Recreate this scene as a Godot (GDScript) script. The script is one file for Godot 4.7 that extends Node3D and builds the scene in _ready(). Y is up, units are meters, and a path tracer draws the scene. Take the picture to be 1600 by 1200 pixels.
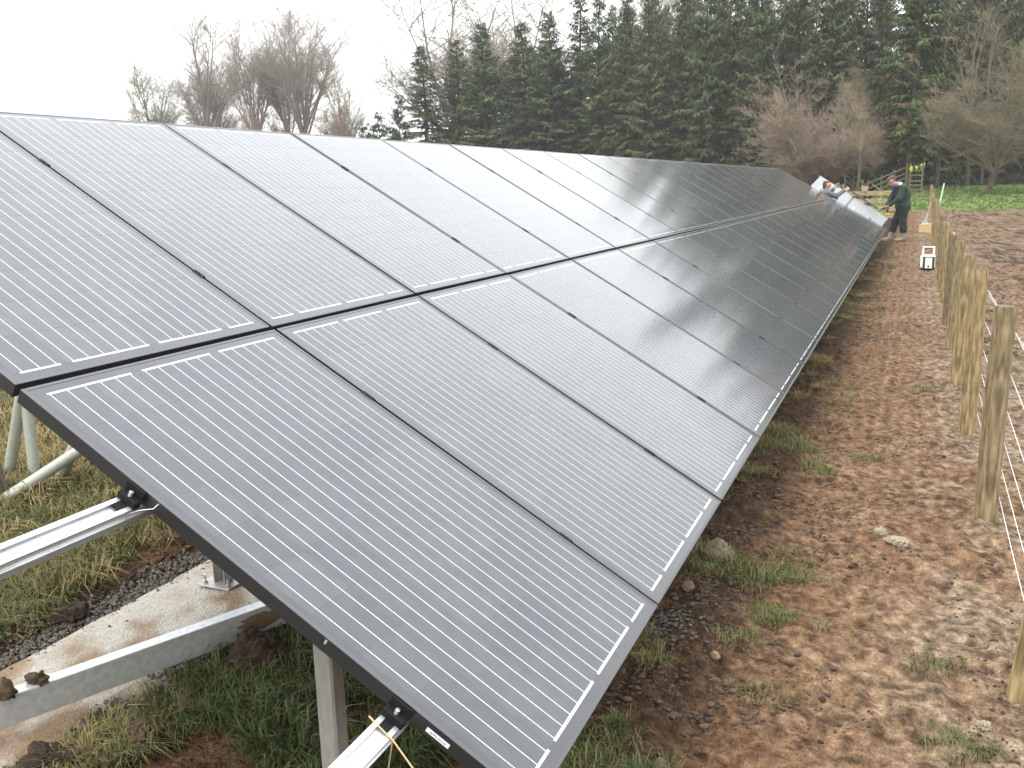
extends Node3D

# ------------------------------------------------------------------ geometry
class Geo:
	var v := PackedVector3Array()
	var n := PackedVector3Array()
	var c := PackedColorArray()
	var ix := PackedInt32Array()
	var col := Color(1, 1, 1)

	func vert(p: Vector3, nn: Vector3) -> int:
		v.append(p); n.append(nn); c.append(col)
		return v.size() - 1

	func face(a: int, b: int, d: int) -> void:      # clockwise seen from the side the normals point to
		var g := (v[b] - v[a]).cross(v[d] - v[a])
		if g.dot(n[a] + n[b] + n[d]) > 0.0:
			ix.append_array(PackedInt32Array([a, d, b]))
		else:
			ix.append_array(PackedInt32Array([a, b, d]))

	func tri(a: Vector3, b: Vector3, d: Vector3, nn: Vector3) -> void:
		face(vert(a, nn), vert(b, nn), vert(d, nn))

	func quad(a: Vector3, b: Vector3, d: Vector3, e: Vector3, nn: Vector3) -> void:
		var i := vert(a, nn); var j := vert(b, nn); var k := vert(d, nn); var l := vert(e, nn)
		face(i, j, k); face(i, k, l)

	func box(at: Vector3, size: Vector3, bas := Basis()) -> void:
		var h := size * 0.5
		for ax in 3:
			for s in [-1.0, 1.0]:
				var u := Vector3.ZERO; u[ax] = h[ax] * s
				var p := Vector3.ZERO; p[(ax + 1) % 3] = h[(ax + 1) % 3]
				var q := Vector3.ZERO; q[(ax + 2) % 3] = h[(ax + 2) % 3]
				quad(at + bas * (u + p + q), at + bas * (u - p + q), at + bas * (u - p - q), at + bas * (u + p - q), bas * u.normalized())

	func bevel(at: Vector3, size: Vector3, b: float, bas := Basis()) -> void:
		var h := size * 0.5
		var pt := func(ax: int, s: Vector3) -> Vector3:
			var r := (h - Vector3(b, b, b)) * s
			r[ax] = h[ax] * s[ax]
			return at + bas * r
		for ax in 3:
			var p := (ax + 1) % 3; var q := (ax + 2) % 3
			for s in [-1.0, 1.0]:
				var l := []
				for w in [[1, 1], [-1, 1], [-1, -1], [1, -1]]:
					var sg := Vector3.ZERO; sg[ax] = s; sg[p] = w[0]; sg[q] = w[1]
					l.append(pt.call(ax, sg))
				var nn := Vector3.ZERO; nn[ax] = s
				quad(l[0], l[1], l[2], l[3], bas * nn)
			for s in [[1, 1], [-1, 1], [-1, -1], [1, -1]]:
				var s1 := Vector3.ZERO; s1[ax] = 1.0; s1[p] = s[0]; s1[q] = s[1]
				var s2 := s1; s2[ax] = -1.0
				var nn := s1; nn[ax] = 0.0
				quad(pt.call(p, s1), pt.call(q, s1), pt.call(q, s2), pt.call(p, s2), bas * nn.normalized())
		for sx in [-1.0, 1.0]:
			for sy in [-1.0, 1.0]:
				for sz in [-1.0, 1.0]:
					var sg := Vector3(sx, sy, sz)
					tri(pt.call(0, sg), pt.call(1, sg), pt.call(2, sg), bas * sg.normalized())

	func tube(pts: Array, rad: Array, sides := 8, caps := true) -> void:
		var m := pts.size()
		var t0: Vector3 = (pts[1] - pts[0]).normalized()
		var u := t0.cross(Vector3(0.31, 0.2, 0.93) if absf(t0.y) > 0.8 else Vector3.UP).normalized()
		var first := v.size()
		for i in m:
			var t: Vector3 = (pts[mini(i + 1, m - 1)] - pts[maxi(i - 1, 0)]).normalized()
			u = (u - t * u.dot(t)).normalized()
			var w := t.cross(u)
			for k in sides:
				var a := TAU * k / sides
				var d := u * cos(a) + w * sin(a)
				vert(pts[i] + d * rad[i], d)
		for i in m - 1:
			for k in sides:
				var a := first + i * sides + k
				var b := first + i * sides + (k + 1) % sides
				face(a, b, b + sides); face(a, b + sides, a + sides)
		if caps:
			for e in 2:
				var i := 0 if e == 0 else m - 1
				var t: Vector3 = (pts[0] - pts[1]).normalized() if e == 0 else (pts[m - 1] - pts[m - 2]).normalized()
				var mid := vert(pts[i], t)
				var ring := []
				for k in sides:
					ring.append(vert(v[first + i * sides + k], t))
				for k in sides:
					face(mid, ring[k], ring[(k + 1) % sides])

	func lump(at: Vector3, size: Vector3, noise: FastNoiseLite, rough: float, rings := 7, segs := 10, seed_at := Vector3.ZERO) -> void:
		var first := v.size()
		var ps := PackedVector3Array()
		for i in rings + 1:
			for k in segs:
				var th := PI * i / rings; var ph := TAU * k / segs
				var d := Vector3(sin(th) * cos(ph), cos(th), sin(th) * sin(ph))
				ps.append(at + d * size * (1.0 + rough * (0.75 * noise.get_noise_3dv(d * 60.0 + seed_at * 100.0) + 0.40 * noise.get_noise_3dv(d * 210.0 + seed_at * 70.0) + 0.26 * noise.get_noise_3dv(d * 620.0 + seed_at * 50.0))))
		for i in rings + 1:
			for k in segs:
				var a := ps[i * segs + (k + 1) % segs] - ps[i * segs + (k + segs - 1) % segs]
				var b := ps[mini(i + 1, rings) * segs + k] - ps[maxi(i - 1, 0) * segs + k]
				var nn := a.cross(b)
				if nn.length() < 1e-9: nn = ps[i * segs + k] - at
				if nn.dot(ps[i * segs + k] - at) < 0.0: nn = -nn
				vert(ps[i * segs + k], nn.normalized())
		for i in rings:
			for k in segs:
				var a := first + i * segs + k; var b := first + i * segs + (k + 1) % segs
				face(a, b, b + segs); face(a, b + segs, a + segs)

	func mesh(mat: Material) -> ArrayMesh:
		var arr := []; arr.resize(Mesh.ARRAY_MAX)
		arr[Mesh.ARRAY_VERTEX] = v; arr[Mesh.ARRAY_NORMAL] = n; arr[Mesh.ARRAY_COLOR] = c; arr[Mesh.ARRAY_INDEX] = ix
		var m := ArrayMesh.new()
		m.add_surface_from_arrays(Mesh.PRIMITIVE_TRIANGLES, arr)
		m.surface_set_material(0, mat)
		return m

# ------------------------------------------------------------------ helpers
var used := {}
var M := {}
var nz := FastNoiseLite.new()
var rng := RandomNumberGenerator.new()

func numbered(called: String) -> String:
	used[called] = used.get(called, -1) + 1
	return called if used[called] == 0 else "%s_%03d" % [called, used[called]]

func tag(o: Node, label: String, category: String, group := "", kind := "") -> Node:
	if label: o.set_meta("label", label)
	if category: o.set_meta("category", category)
	if group: o.set_meta("group", group)
	if kind: o.set_meta("kind", kind)
	return o

func thing(called: String, label: String, category: String, at := Vector3.ZERO, turn := 0.0, group := "") -> Node3D:
	var o := Node3D.new()
	o.name = numbered(called)
	add_child(o)
	o.position = at; o.rotation.y = turn
	tag(o, label, category, group)
	return o

func part(called: String, mesh: Mesh, parent: Node, at := Vector3.ZERO, bas := Basis()) -> MeshInstance3D:
	var o := MeshInstance3D.new()
	o.mesh = mesh
	var k := 0
	var nm := called
	while parent.has_node(NodePath(nm)):
		k += 1
		nm = "%s_%03d" % [called, k]
	o.name = nm
	parent.add_child(o)
	o.transform = Transform3D(bas, at)
	return o

func single(called: String, mesh: Mesh, label: String, category: String, at := Vector3.ZERO, bas := Basis(), group := "", kind := "") -> MeshInstance3D:
	var o := MeshInstance3D.new()
	o.mesh = mesh
	o.name = numbered(called)
	add_child(o)
	o.transform = Transform3D(bas, at)
	tag(o, label, category, group, kind)
	return o

func dup(o: Node3D, at: Vector3, turn: float, label: String, group := "", scl := Vector3.ONE) -> Node3D:
	var r: Node3D = o.duplicate()
	var base := String(o.name)
	var cut := RegEx.create_from_string("_\\d{3}$").search(base)
	if cut: base = base.substr(0, cut.get_start())
	r.name = numbered(base)
	add_child(r)
	r.position = at; r.rotation = Vector3(0, turn, 0); r.scale = scl
	r.set_meta("label", label)
	if group: r.set_meta("group", group)
	return r

func scatter(called: String, mesh: Mesh, xf: Array, cols: Array, label: String, category: String) -> void:
	var mm := MultiMesh.new()
	mm.transform_format = MultiMesh.TRANSFORM_3D
	mm.use_colors = true
	mm.mesh = mesh
	mm.instance_count = xf.size()
	for i in xf.size():
		mm.set_instance_transform(i, xf[i])
		mm.set_instance_color(i, cols[i])
	var o := MultiMeshInstance3D.new()
	o.multimesh = mm
	o.name = numbered(called)
	add_child(o)
	tag(o, label, category, "", "stuff")

func noise_tex(freq: float, lo: Color, hi: Color, kind := FastNoiseLite.TYPE_SIMPLEX_SMOOTH, oct := 5, size := 512, sd := 1, gain := 0.5) -> NoiseTexture2D:
	var f := FastNoiseLite.new()
	f.noise_type = kind; f.frequency = freq; f.fractal_octaves = oct; f.seed = sd; f.fractal_gain = gain
	var t := NoiseTexture2D.new()
	t.width = size; t.height = size; t.seamless = true; t.noise = f
	var g := Gradient.new()
	g.set_color(0, lo); g.set_color(1, hi)
	g.add_point(0.5, lo.lerp(hi, 0.5))
	t.color_ramp = g
	return t

func lin(r: float, g: float, b: float) -> Color:
	return Color(r, g, b).linear_to_srgb()

func mat(called: String, c: Color, rough := 0.9, metal := 0.0) -> StandardMaterial3D:   # c is a linear base colour
	var m := StandardMaterial3D.new()
	m.resource_name = called
	m.albedo_color = c.linear_to_srgb()
	m.roughness = rough; m.metallic = metal
	M[called] = m
	return m

func vmat(called: String, rough := 0.9) -> StandardMaterial3D:
	var m := mat(called, Color(1, 1, 1), rough)
	m.vertex_color_use_as_albedo = true
	return m

func textured(m: StandardMaterial3D, tex: Texture2D, scl: Vector3, bump: Texture2D = null, depth := 0.0, world := false) -> void:
	m.albedo_texture = tex
	m.uv1_triplanar = true
	m.uv1_world_triplanar = world
	m.uv1_scale = scl
	if bump:
		m.heightmap_enabled = true
		m.heightmap_texture = bump
		m.heightmap_scale = depth

# ------------------------------------------------------------------ the lie of the land
func nn(x: float, z: float, f: float, off := 0.0) -> float:
	return nz.get_noise_3d(x * f * 100.0, off * 37.0, z * f * 100.0)

func sm(a: float, b: float, x: float) -> float:
	return smoothstep(a, b, x)

func ground(x: float, z: float) -> float:
	var far := maxf(0.0, -z - 37.0)
	var y := 0.042 * minf(far, 30.0) + 0.012 * maxf(0.0, far - 30.0)
	if far > 0.0: y -= 0.042 * 3.0 * (1.0 - exp(-far / 3.0))
	y += 0.045 * nn(x, z, 0.32) + 0.02 * nn(x, z, 1.1, 1.0)
	var slab := sm(0.46, 0.30, absf(x + 0.64)) * sm(0.9, 0.4, z)
	y *= 1.0 - slab
	y -= 0.05 * slab
	if z > -50.0:
		var mud := sm(0.85, 1.15, x)
		var clod := absf(nn(x, z, 2.6, 2.0))
		y += mud * (0.022 * nn(x, z, 3.4, 3.0) + 0.013 * nn(x, z, 14.0, 14.0) + 0.016 * maxf(0.0, 0.5 - clod * 2.2) * (0.6 + nn(x, z, 0.9, 7.0)) + 0.012 * absf(nn(x, z, 8.0, 4.0)))
		y -= mud * 0.026 * sm(0.18, 0.36, nz.get_noise_3d(x * 420.0, 900.0, z * 210.0)) * (0.4 + 0.6 * sm(-0.1, 0.2, nn(x, z, 0.6, 15.0)))
		var bank := exp(-pow((x - 1.28) / 0.26, 2.0)) * sm(-30.0, -22.0, z)
		y += bank * (0.03 + 0.10 * maxf(0.0, nn(x, z, 1.3, 5.0)) + 0.05 * absf(nn(x, z, 4.5, 6.0)))
		# ripples left by digger tracks along the posts
		y += 0.010 * exp(-pow((x - 2.25) / 0.32, 2.0)) * sin(z * 40.0 + 3.0 * nn(x, z, 0.7, 8.0)) * (0.5 + nn(x, z, 0.4, 9.0))
		# poached ground in the paddock
		y += sm(2.7, 3.4, x) * sm(-52.0, -42.0, z) * (0.045 * absf(nn(x, z, 1.5, 10.0)) + 0.02 * nn(x, z, 4.0, 11.0))
		if x < 1.0:
			y += sm(1.0, 0.7, x) * (1.0 - slab) * (0.02 * nn(x, z, 2.2, 12.0) + 0.01 * nn(x, z, 6.0, 13.0))
	return y

func mud_share(x: float, z: float) -> float:      # 1 where the ground is bare earth, 0 where it is turf
	var w := 1.6 * nn(x, z, 0.45, 20.0) + 0.9 * nn(x, z, 1.7, 21.0)
	var edge := sm(-43.0 - 2.0 * w, -47.0 - 2.0 * w, z)          # the green field beyond
	var m := sm(0.75 + 0.15 * w, 1.1 + 0.15 * w, x) * (1.0 - edge)
	if x < 1.0:
		m = maxf(m, sm(0.22, 0.50, nn(x, z, 0.8, 22.0) + 0.5 * exp(-pow((x + 1.0) / 0.22, 2.0)) + 0.12 * exp(-pow((x + 0.22) / 0.12, 2.0))) * sm(-40.0, -30.0, z))
	return m

func ground_colour(x: float, z: float) -> Color:
	var a := nn(x, z, 0.5, 30.0); var b := nn(x, z, 2.3, 31.0); var d := nn(x, z, 11.0, 32.0)
	var mud := mud_share(x, z)
	var tan := Color(0.58, 0.385, 0.24); var brown := Color(0.39, 0.23, 0.132); var dark := Color(0.105, 0.062, 0.036); var pale := Color(0.66, 0.51, 0.365)
	var t := sm(1.2, 2.6, x) + 0.5 * a
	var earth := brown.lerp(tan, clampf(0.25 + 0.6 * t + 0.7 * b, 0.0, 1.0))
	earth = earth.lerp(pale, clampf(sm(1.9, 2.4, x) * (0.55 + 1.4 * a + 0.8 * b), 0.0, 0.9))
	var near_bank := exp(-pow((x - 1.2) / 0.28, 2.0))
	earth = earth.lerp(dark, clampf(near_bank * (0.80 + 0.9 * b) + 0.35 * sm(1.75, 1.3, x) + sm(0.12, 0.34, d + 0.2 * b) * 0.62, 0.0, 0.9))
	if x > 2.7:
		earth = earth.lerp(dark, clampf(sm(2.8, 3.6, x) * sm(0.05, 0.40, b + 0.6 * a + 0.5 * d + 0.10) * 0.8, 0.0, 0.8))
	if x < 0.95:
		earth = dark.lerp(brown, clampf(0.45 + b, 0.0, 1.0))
	var turf := Color(0.13, 0.115, 0.045).lerp(Color(0.22, 0.165, 0.085), clampf(0.4 + 1.2 * b + d, 0.0, 1.0))
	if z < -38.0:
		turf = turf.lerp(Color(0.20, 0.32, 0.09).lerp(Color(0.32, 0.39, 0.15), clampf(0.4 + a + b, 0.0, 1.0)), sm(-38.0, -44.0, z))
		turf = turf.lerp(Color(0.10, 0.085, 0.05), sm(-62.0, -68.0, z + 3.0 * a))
	return turf.lerp(earth, mud)

# ------------------------------------------------------------------ trees
func limb(g: Geo, at: Vector3, dir: Vector3, length: float, r0: float, r1: float, sides: int, wander: float, up: float, segs: int) -> Array:
	var pts := [at]; var rad := [r0]
	var d := dir
	for i in segs:
		d = (d + Vector3(rng.randf_range(-1, 1), rng.randf_range(-1, 1), rng.randf_range(-1, 1)) * wander + Vector3.UP * up).normalized()
		at += d * (length / segs)
		pts.append(at); rad.append(lerpf(r0, r1, float(i + 1) / segs))
	g.tube(pts, rad, sides, false)
	return pts

func along(pts: Array, t: float) -> Vector3:
	var f := t * (pts.size() - 1)
	var i := mini(int(f), pts.size() - 2)
	return pts[i].lerp(pts[i + 1], f - i)

func twig(g: Geo, at: Vector3, tip: Vector3, r: float) -> void:
	var t := (tip - at).normalized()
	var u := t.cross(Vector3(0.2, 0.3, 0.9)).normalized(); var w := t.cross(u)
	var a := g.vert(at + u * r, u)
	var b := g.vert(at + (w * 0.87 - u * 0.5) * r, w)
	var c := g.vert(at - (w * 0.87 + u * 0.5) * r, -w)
	var e := g.vert(tip, t)
	g.face(a, b, e); g.face(b, c, e); g.face(c, a, e)

# a bare broadleaf: a trunk, limbs, boughs, branches and twigs; sp = how widely it spreads
func bare_tree(h: float, fork: float, sp: float, counts: Array, r0: float, tw: float, lean := Vector3.ZERO, up := 0.12, half := 4.0) -> Array:
	var tg := Geo.new(); var cg := Geo.new()
	tg.col = Color(1, 1, 1); cg.col = Color(1, 1, 1)
	var tr := limb(tg, Vector3(0, -0.3, 0), (Vector3.UP + lean).normalized(), h * fork + 0.3, r0, r0 * 0.72, 9, 0.05, 0.02, 5)
	var top: Vector3 = tr[tr.size() - 1]
	for i in counts[0]:
		var az: float = TAU * (i + rng.randf_range(-0.25, 0.25)) / counts[0]
		var tilt := sp * rng.randf_range(0.12, 1.0)
		if i == 0: tilt *= 0.2
		var d := Vector3(cos(az) * tilt, 1.0, sin(az) * tilt).normalized()
		var start := along(tr, rng.randf_range(0.72, 1.0)) if i > 1 else top
		var l1 := rng.randf_range(0.84, 1.0) * (0.92 if i == 0 else 1.0) / sqrt(pow(d.y / (h - start.y), 2.0) + (d.x * d.x + d.z * d.z) / (half * half))
		var p1 := limb(cg, start, d, l1, r0 * 0.45, r0 * 0.07, 6, 0.09, up, 7)
		for j in counts[1]:
			var t := 0.16 + 0.84 * pow(rng.randf(), 0.75)
			var s1 := along(p1, t)
			var ax: Vector3 = (p1[mini(int(t * 7) + 1, 7)] - p1[mini(int(t * 7), 6)]).normalized()
			var out := Vector3(rng.randf_range(-1, 1), rng.randf_range(-0.3, 0.6), rng.randf_range(-1, 1)).normalized()
			var p2 := limb(cg, s1, (ax * 0.8 + out * (0.5 + 0.5 * sp)).normalized(), l1 * rng.randf_range(0.22, 0.48) * (1.05 - 0.28 * t), r0 * 0.16 * (1.1 - 0.6 * t), r0 * 0.03, 4, 0.16, up, 4)
			for k in counts[2]:
				var t2 := rng.randf_range(0.15, 1.0)
				var s2 := along(p2, t2)
				var ax2: Vector3 = (p2[p2.size() - 1] - p2[0]).normalized()
				var out2 := Vector3(rng.randf_range(-1, 1), rng.randf_range(-0.4, 0.8), rng.randf_range(-1, 1)).normalized()
				var d2 := (ax2 * 0.7 + out2 * 0.8).normalized()
				var l3 := h * rng.randf_range(0.04, 0.085)
				var tip := s2 + d2 * l3
				twig(cg, s2, tip, tw * 1.6)
				for q in counts[3]:
					var s3 := s2.lerp(tip, rng.randf_range(0.1, 1.0))
					var d3 := (d2 * 0.7 + Vector3(rng.randf_range(-1, 1), rng.randf_range(-0.4, 0.9), rng.randf_range(-1, 1)) * 0.9).normalized()
					twig(cg, s3, s3 + d3 * l3 * rng.randf_range(0.4, 0.9), tw)
	return [tg, cg]

# a conifer: a trunk and whorls of drooping branches set with flat sprays of needles
func conifer(h: float, wide: float, clear: float, droop: float, density: float, tip_col: Color, deep_col: Color, dead_col: Color) -> Array:
	var tg := Geo.new(); var cg := Geo.new()
	var tp := []; var trad := []
	var bend := Vector3(rng.randf_range(-0.3, 0.3), 0, rng.randf_range(-0.3, 0.3))
	for i in 7:
		var f := i / 6.0
		tp.append(Vector3(0, -0.3 + f * (h + 0.2), 0) + bend * sin(f * 3.0)); trad.append(lerpf(0.011 * h + 0.05, 0.015, f))
	tg.tube(tp, trad, 8, false)
	var y := clear
	while y < h - 0.1:
		var f := (y - clear) / (h - clear)
		var reach := wide * (pow(1.0 - f, 0.78) * 0.93 + 0.05) * (0.72 + 0.28 * minf(1.0, f * 6.0))
		for b in 6 + int(3.0 * density):
			var az := rng.randf() * TAU
			var l := reach * rng.randf_range(0.45, 1.1)
			if rng.randf() < 0.06: l *= 1.25
			var dir := Vector3(cos(az), 0, sin(az)); var side := Vector3(-dir.z, 0, dir.x)
			var at := Vector3(0, y + rng.randf_range(-0.2, 0.2), 0) + bend * sin(f * 3.0)
			var rise := lerpf(0.05, 0.75, f * f) * rng.randf_range(0.5, 1.3)
			var dr := droop * rng.randf_range(0.6, 1.4) * (1.0 - 0.6 * f)
			var last := at
			var dead := rng.randf() < 0.42 * (1.0 - f) * (1.0 - f)
			var tone := rng.randf_range(0.82, 1.15)
			var steps := maxi(3, int(l / 0.17 * (0.6 + 0.4 * density)))
			for s in range(1, steps + 1):
				var q := float(s) / steps
				var p := at + dir * l * q + Vector3.UP * (rise * l * q - dr * l * q * q + 0.22 * l * q * q * q)
				if s % 3 == 0 or s == steps:
					cg.col = Color(0.055, 0.042, 0.028)
					twig(cg, last, p + (p - last) * 0.2, 0.022 * (1.2 - q))
					last = p
				if q < 0.18 and f < 0.8: continue
				for sd in [-1.0, 1.0, -0.55, 0.55, -0.8, 0.8]:
					var ln := (0.19 + 0.24 * (1.0 - absf(q - 0.55))) * rng.randf_range(0.65, 1.4) * (0.65 + 0.35 * minf(1.0, l / 1.4))
					var w := ln * rng.randf_range(0.06, 0.13)
					var out: Vector3 = (side * sd * rng.randf_range(0.5, 1.0) + dir * rng.randf_range(0.3, 0.9) + Vector3.DOWN * rng.randf_range(0.1, 0.85)).normalized()
					var up := (Vector3.UP + Vector3(rng.randf_range(-0.5, 0.5), 0, rng.randf_range(-0.5, 0.5))).normalized()
					var acr := out.cross(up).normalized()
					var nrm := acr.cross(out).normalized()
					if nrm.y < 0.0: nrm = -nrm
					var cc: Color = dead_col if dead else deep_col.lerp(tip_col, clampf(rng.randf_range(-0.1, 0.6) + 0.25 * q, 0.0, 1.0))
					cg.col = Color(cc.r * tone, cc.g * tone, cc.b * tone)
					var a := cg.vert(p, nrm)
					var m1 := cg.vert(p + out * ln * 0.5 + acr * w, (nrm + acr * 0.4).normalized())
					var m2 := cg.vert(p + out * ln * 0.5 - acr * w, (nrm - acr * 0.4).normalized())
					var e := cg.vert(p + out * ln + Vector3.DOWN * ln * 0.12, nrm)
					cg.face(a, m1, e); cg.face(a, e, m2)
		y += rng.randf_range(0.26, 0.42) / (0.55 + 0.45 * density)
	return [tg, cg]

func tree(called: String, label: String, category: String, geos: Array, trunk_mat: Material, crown_mat: Material, at: Vector3, turn: float, group := "") -> Node3D:
	var o := thing(called, label, category, at, turn, group)
	part("trunk", geos[0].mesh(trunk_mat), o)
	part("crown", geos[1].mesh(crown_mat), o)
	return o

# ------------------------------------------------------------------ people: a smooth field round a skeleton, meshed as surface nets
func figure(g: Geo, bones: Array, cell: float, k := 0.025, fold := 0.0) -> void:     # bone: [from, to, r_from, r_to, colour]
	var lo := Vector3.ONE * 1e6; var hi := -lo
	for b in bones:
		for e in 2:
			var r: float = b[2 + e] + k + 3.0 * cell
			lo = lo.min(b[e] - Vector3.ONE * r); hi = hi.max(b[e] + Vector3.ONE * r)
	var nx := int((hi.x - lo.x) / cell) + 2; var ny := int((hi.y - lo.y) / cell) + 2; var nzz := int((hi.z - lo.z) / cell) + 2
	var fld := PackedFloat32Array(); fld.resize(nx * ny * nzz); fld.fill(1.0)
	var best := PackedFloat32Array(); best.resize(nx * ny * nzz); best.fill(9.0)
	var own := PackedByteArray(); own.resize(nx * ny * nzz)
	for bi in bones.size():
		var b: Array = bones[bi]
		var A: Vector3 = b[0]; var B: Vector3 = b[1]; var ra: float = b[2]; var rb: float = b[3]
		var pad := maxf(ra, rb) + k + 2.5 * cell
		var mn := ((A.min(B) - Vector3.ONE * pad - lo) / cell).floor(); var mx := ((A.max(B) + Vector3.ONE * pad - lo) / cell).ceil()
		var ab := B - A; var l2 := maxf(ab.length_squared(), 1e-9)
		for x in range(maxi(0, int(mn.x)), mini(nx, int(mx.x) + 1)):
			for y in range(maxi(0, int(mn.y)), mini(ny, int(mx.y) + 1)):
				for z in range(maxi(0, int(mn.z)), mini(nzz, int(mx.z) + 1)):
					var p := lo + Vector3(x, y, z) * cell
					var t := clampf((p - A).dot(ab) / l2, 0.0, 1.0)
					var d := p.distance_to(A + ab * t) - lerpf(ra, rb, t)
					var i := (x * ny + y) * nzz + z
					var f := fld[i]
					var h := maxf(k - absf(f - d), 0.0) / k
					fld[i] = minf(f, d) - h * h * k * 0.25
					if d < best[i]:
						best[i] = d; own[i] = bi
	if fold > 0.0:
		for x in nx:
			for y in ny:
				for z in nzz:
					var i := (x * ny + y) * nzz + z
					if absf(fld[i]) < 0.06:
						var p := lo + Vector3(x, y, z) * cell
						fld[i] += fold * nz.get_noise_3d(p.x * 900.0, p.y * 1300.0, p.z * 900.0) + fold * 0.6 * nz.get_noise_3d(p.x * 2400.0 + 50.0, p.y * 2400.0, p.z * 2400.0)
	var ids := {}
	var st := [ny * nzz, nzz, 1]
	for x in nx - 1:
		for y in ny - 1:
			for z in nzz - 1:
				var i := (x * ny + y) * nzz + z
				var f0 := fld[i]
				if f0 > 3.0 * cell: continue
				var s := Vector3.ZERO; var cnt := 0
				var cs := [f0, fld[i + st[0]], fld[i + st[1]], fld[i + st[0] + st[1]], fld[i + 1], fld[i + st[0] + 1], fld[i + st[1] + 1], fld[i + st[0] + st[1] + 1]]
				var neg := 0
				for q in cs:
					if q < 0.0: neg += 1
				if neg == 0 or neg == 8: continue
				for q in 8:
					for ax in 3:
						var q2: int = q | (1 << ax)
						if q2 == q: continue
						if (cs[q] < 0.0) != (cs[q2] < 0.0):
							var t: float = cs[q] / (cs[q] - cs[q2])
							var p := Vector3(q & 1, (q >> 1) & 1, (q >> 2) & 1)
							p[ax] += t
							s += p; cnt += 1
				var gr := Vector3(cs[1] + cs[3] + cs[5] + cs[7] - cs[0] - cs[2] - cs[4] - cs[6], cs[2] + cs[3] + cs[6] + cs[7] - cs[0] - cs[1] - cs[4] - cs[5], cs[4] + cs[5] + cs[6] + cs[7] - cs[0] - cs[1] - cs[2] - cs[3])
				g.col = bones[own[i]][4]
				ids[i] = g.vert(lo + (Vector3(x, y, z) + s / cnt) * cell, gr.normalized())
	for i in ids:
		for ax in 3:
			var o1: int = st[(ax + 1) % 3]; var o2: int = st[(ax + 2) % 3]
			# the edge that leaves this cell's base corner along ax; the four cells round it
			if (fld[i] < 0.0) == (fld[i + st[ax]] < 0.0): continue
			if ids.has(i - o1) and ids.has(i - o2) and ids.has(i - o1 - o2):
				g.face(ids[i], ids[i - o1], ids[i - o1 - o2]); g.face(ids[i], ids[i - o1 - o2], ids[i - o2])

func hand_bones(wrist: Vector3, dir: Vector3, palm: Vector3, curl: float, right: float, skin: Color) -> Array:
	var out := []
	var d := dir.normalized(); var pn := (palm - d * palm.dot(d)).normalized(); var s := d.cross(pn) * right
	var kn := wrist + d * 0.085
	for f in 4:
		var o := s * (0.030 - 0.020 * f)
		out.append([wrist + o * 0.6, kn + o, 0.016, 0.012, skin])
		var ln: float = [0.040, 0.045, 0.042, 0.033][f]
		var p := kn + o; var dd := d
		for j in 3:
			dd = (dd * cos(curl) + pn * sin(curl)).normalized()
			dd = (dd - s * dd.dot(s)).normalized()
			pn = (pn - dd * pn.dot(dd)).normalized()
			var e: Vector3 = p + dd * ln * (1.0 - 0.22 * j)
			out.append([p, e, 0.0095 - 0.0008 * j, 0.0088 - 0.0008 * j, skin])
			p = e
		pn = (palm - d * palm.dot(d)).normalized()
	var tb := wrist + d * 0.025 + s * 0.03
	var t1 := tb + (d * 0.55 + s * 0.75 + pn * 0.35).normalized() * 0.042
	out.append([tb, t1, 0.014, 0.011, skin])
	out.append([t1, t1 + (d * 0.85 + s * 0.2 + pn * 0.5).normalized() * 0.034, 0.0105, 0.009, skin])
	return out

func head_bones(at: Vector3, bas: Basis, skin: Color) -> Array:      # bas: x to the face's front, y up
	var o := []
	for b in [[Vector3(-0.03, 0.03, 0), Vector3(0.025, 0.035, 0), 0.082, 0.076], [Vector3(0.02, -0.02, 0), Vector3(0.055, -0.075, 0), 0.066, 0.034],
			[Vector3(0.088, 0.012, 0), Vector3(0.112, -0.028, 0), 0.010, 0.014], [Vector3(0.085, 0.03, -0.028), Vector3(0.085, 0.03, 0.028), 0.012, 0.012],
			[Vector3(0.083, -0.058, -0.014), Vector3(0.083, -0.058, 0.014), 0.010, 0.010],
			[Vector3(-0.01, 0.02, 0.078), Vector3(-0.012, -0.02, 0.074), 0.015, 0.010], [Vector3(-0.01, 0.02, -0.078), Vector3(-0.012, -0.02, -0.074), 0.015, 0.010]]:
		o.append([at + bas * b[0], at + bas * b[1], b[2], b[3], skin])
	return o

# ------------------------------------------------------------------ the solar array
const TILT := 30.5 * PI / 180.0
const MIDH := 1.21            # height of the gap between the two rows
const PITCH := 1.012          # panel width and gap
const PL := 1.586
const PW := 0.998
var ab := Basis(Vector3(cos(TILT), -sin(TILT), 0), Vector3(sin(TILT), cos(TILT), 0), Vector3(0, 0, 1))

func on_array(s: float, up: float, z: float) -> Vector3:
	return Vector3(0, MIDH, z) + ab * Vector3(s, up, 0)

func ordinal(i: int) -> String:
	return ["first", "second", "third", "fourth", "fifth", "sixth", "seventh", "eighth", "ninth", "tenth", "eleventh", "twelfth", "thirteenth", "fourteenth", "fifteenth", "sixteenth", "seventeenth", "eighteenth", "nineteenth", "twentieth", "twenty-first", "twenty-second", "twenty-third", "twenty-fourth", "twenty-fifth", "twenty-sixth", "twenty-seventh", "twenty-eighth", "twenty-ninth", "thirtieth"][i]

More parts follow.
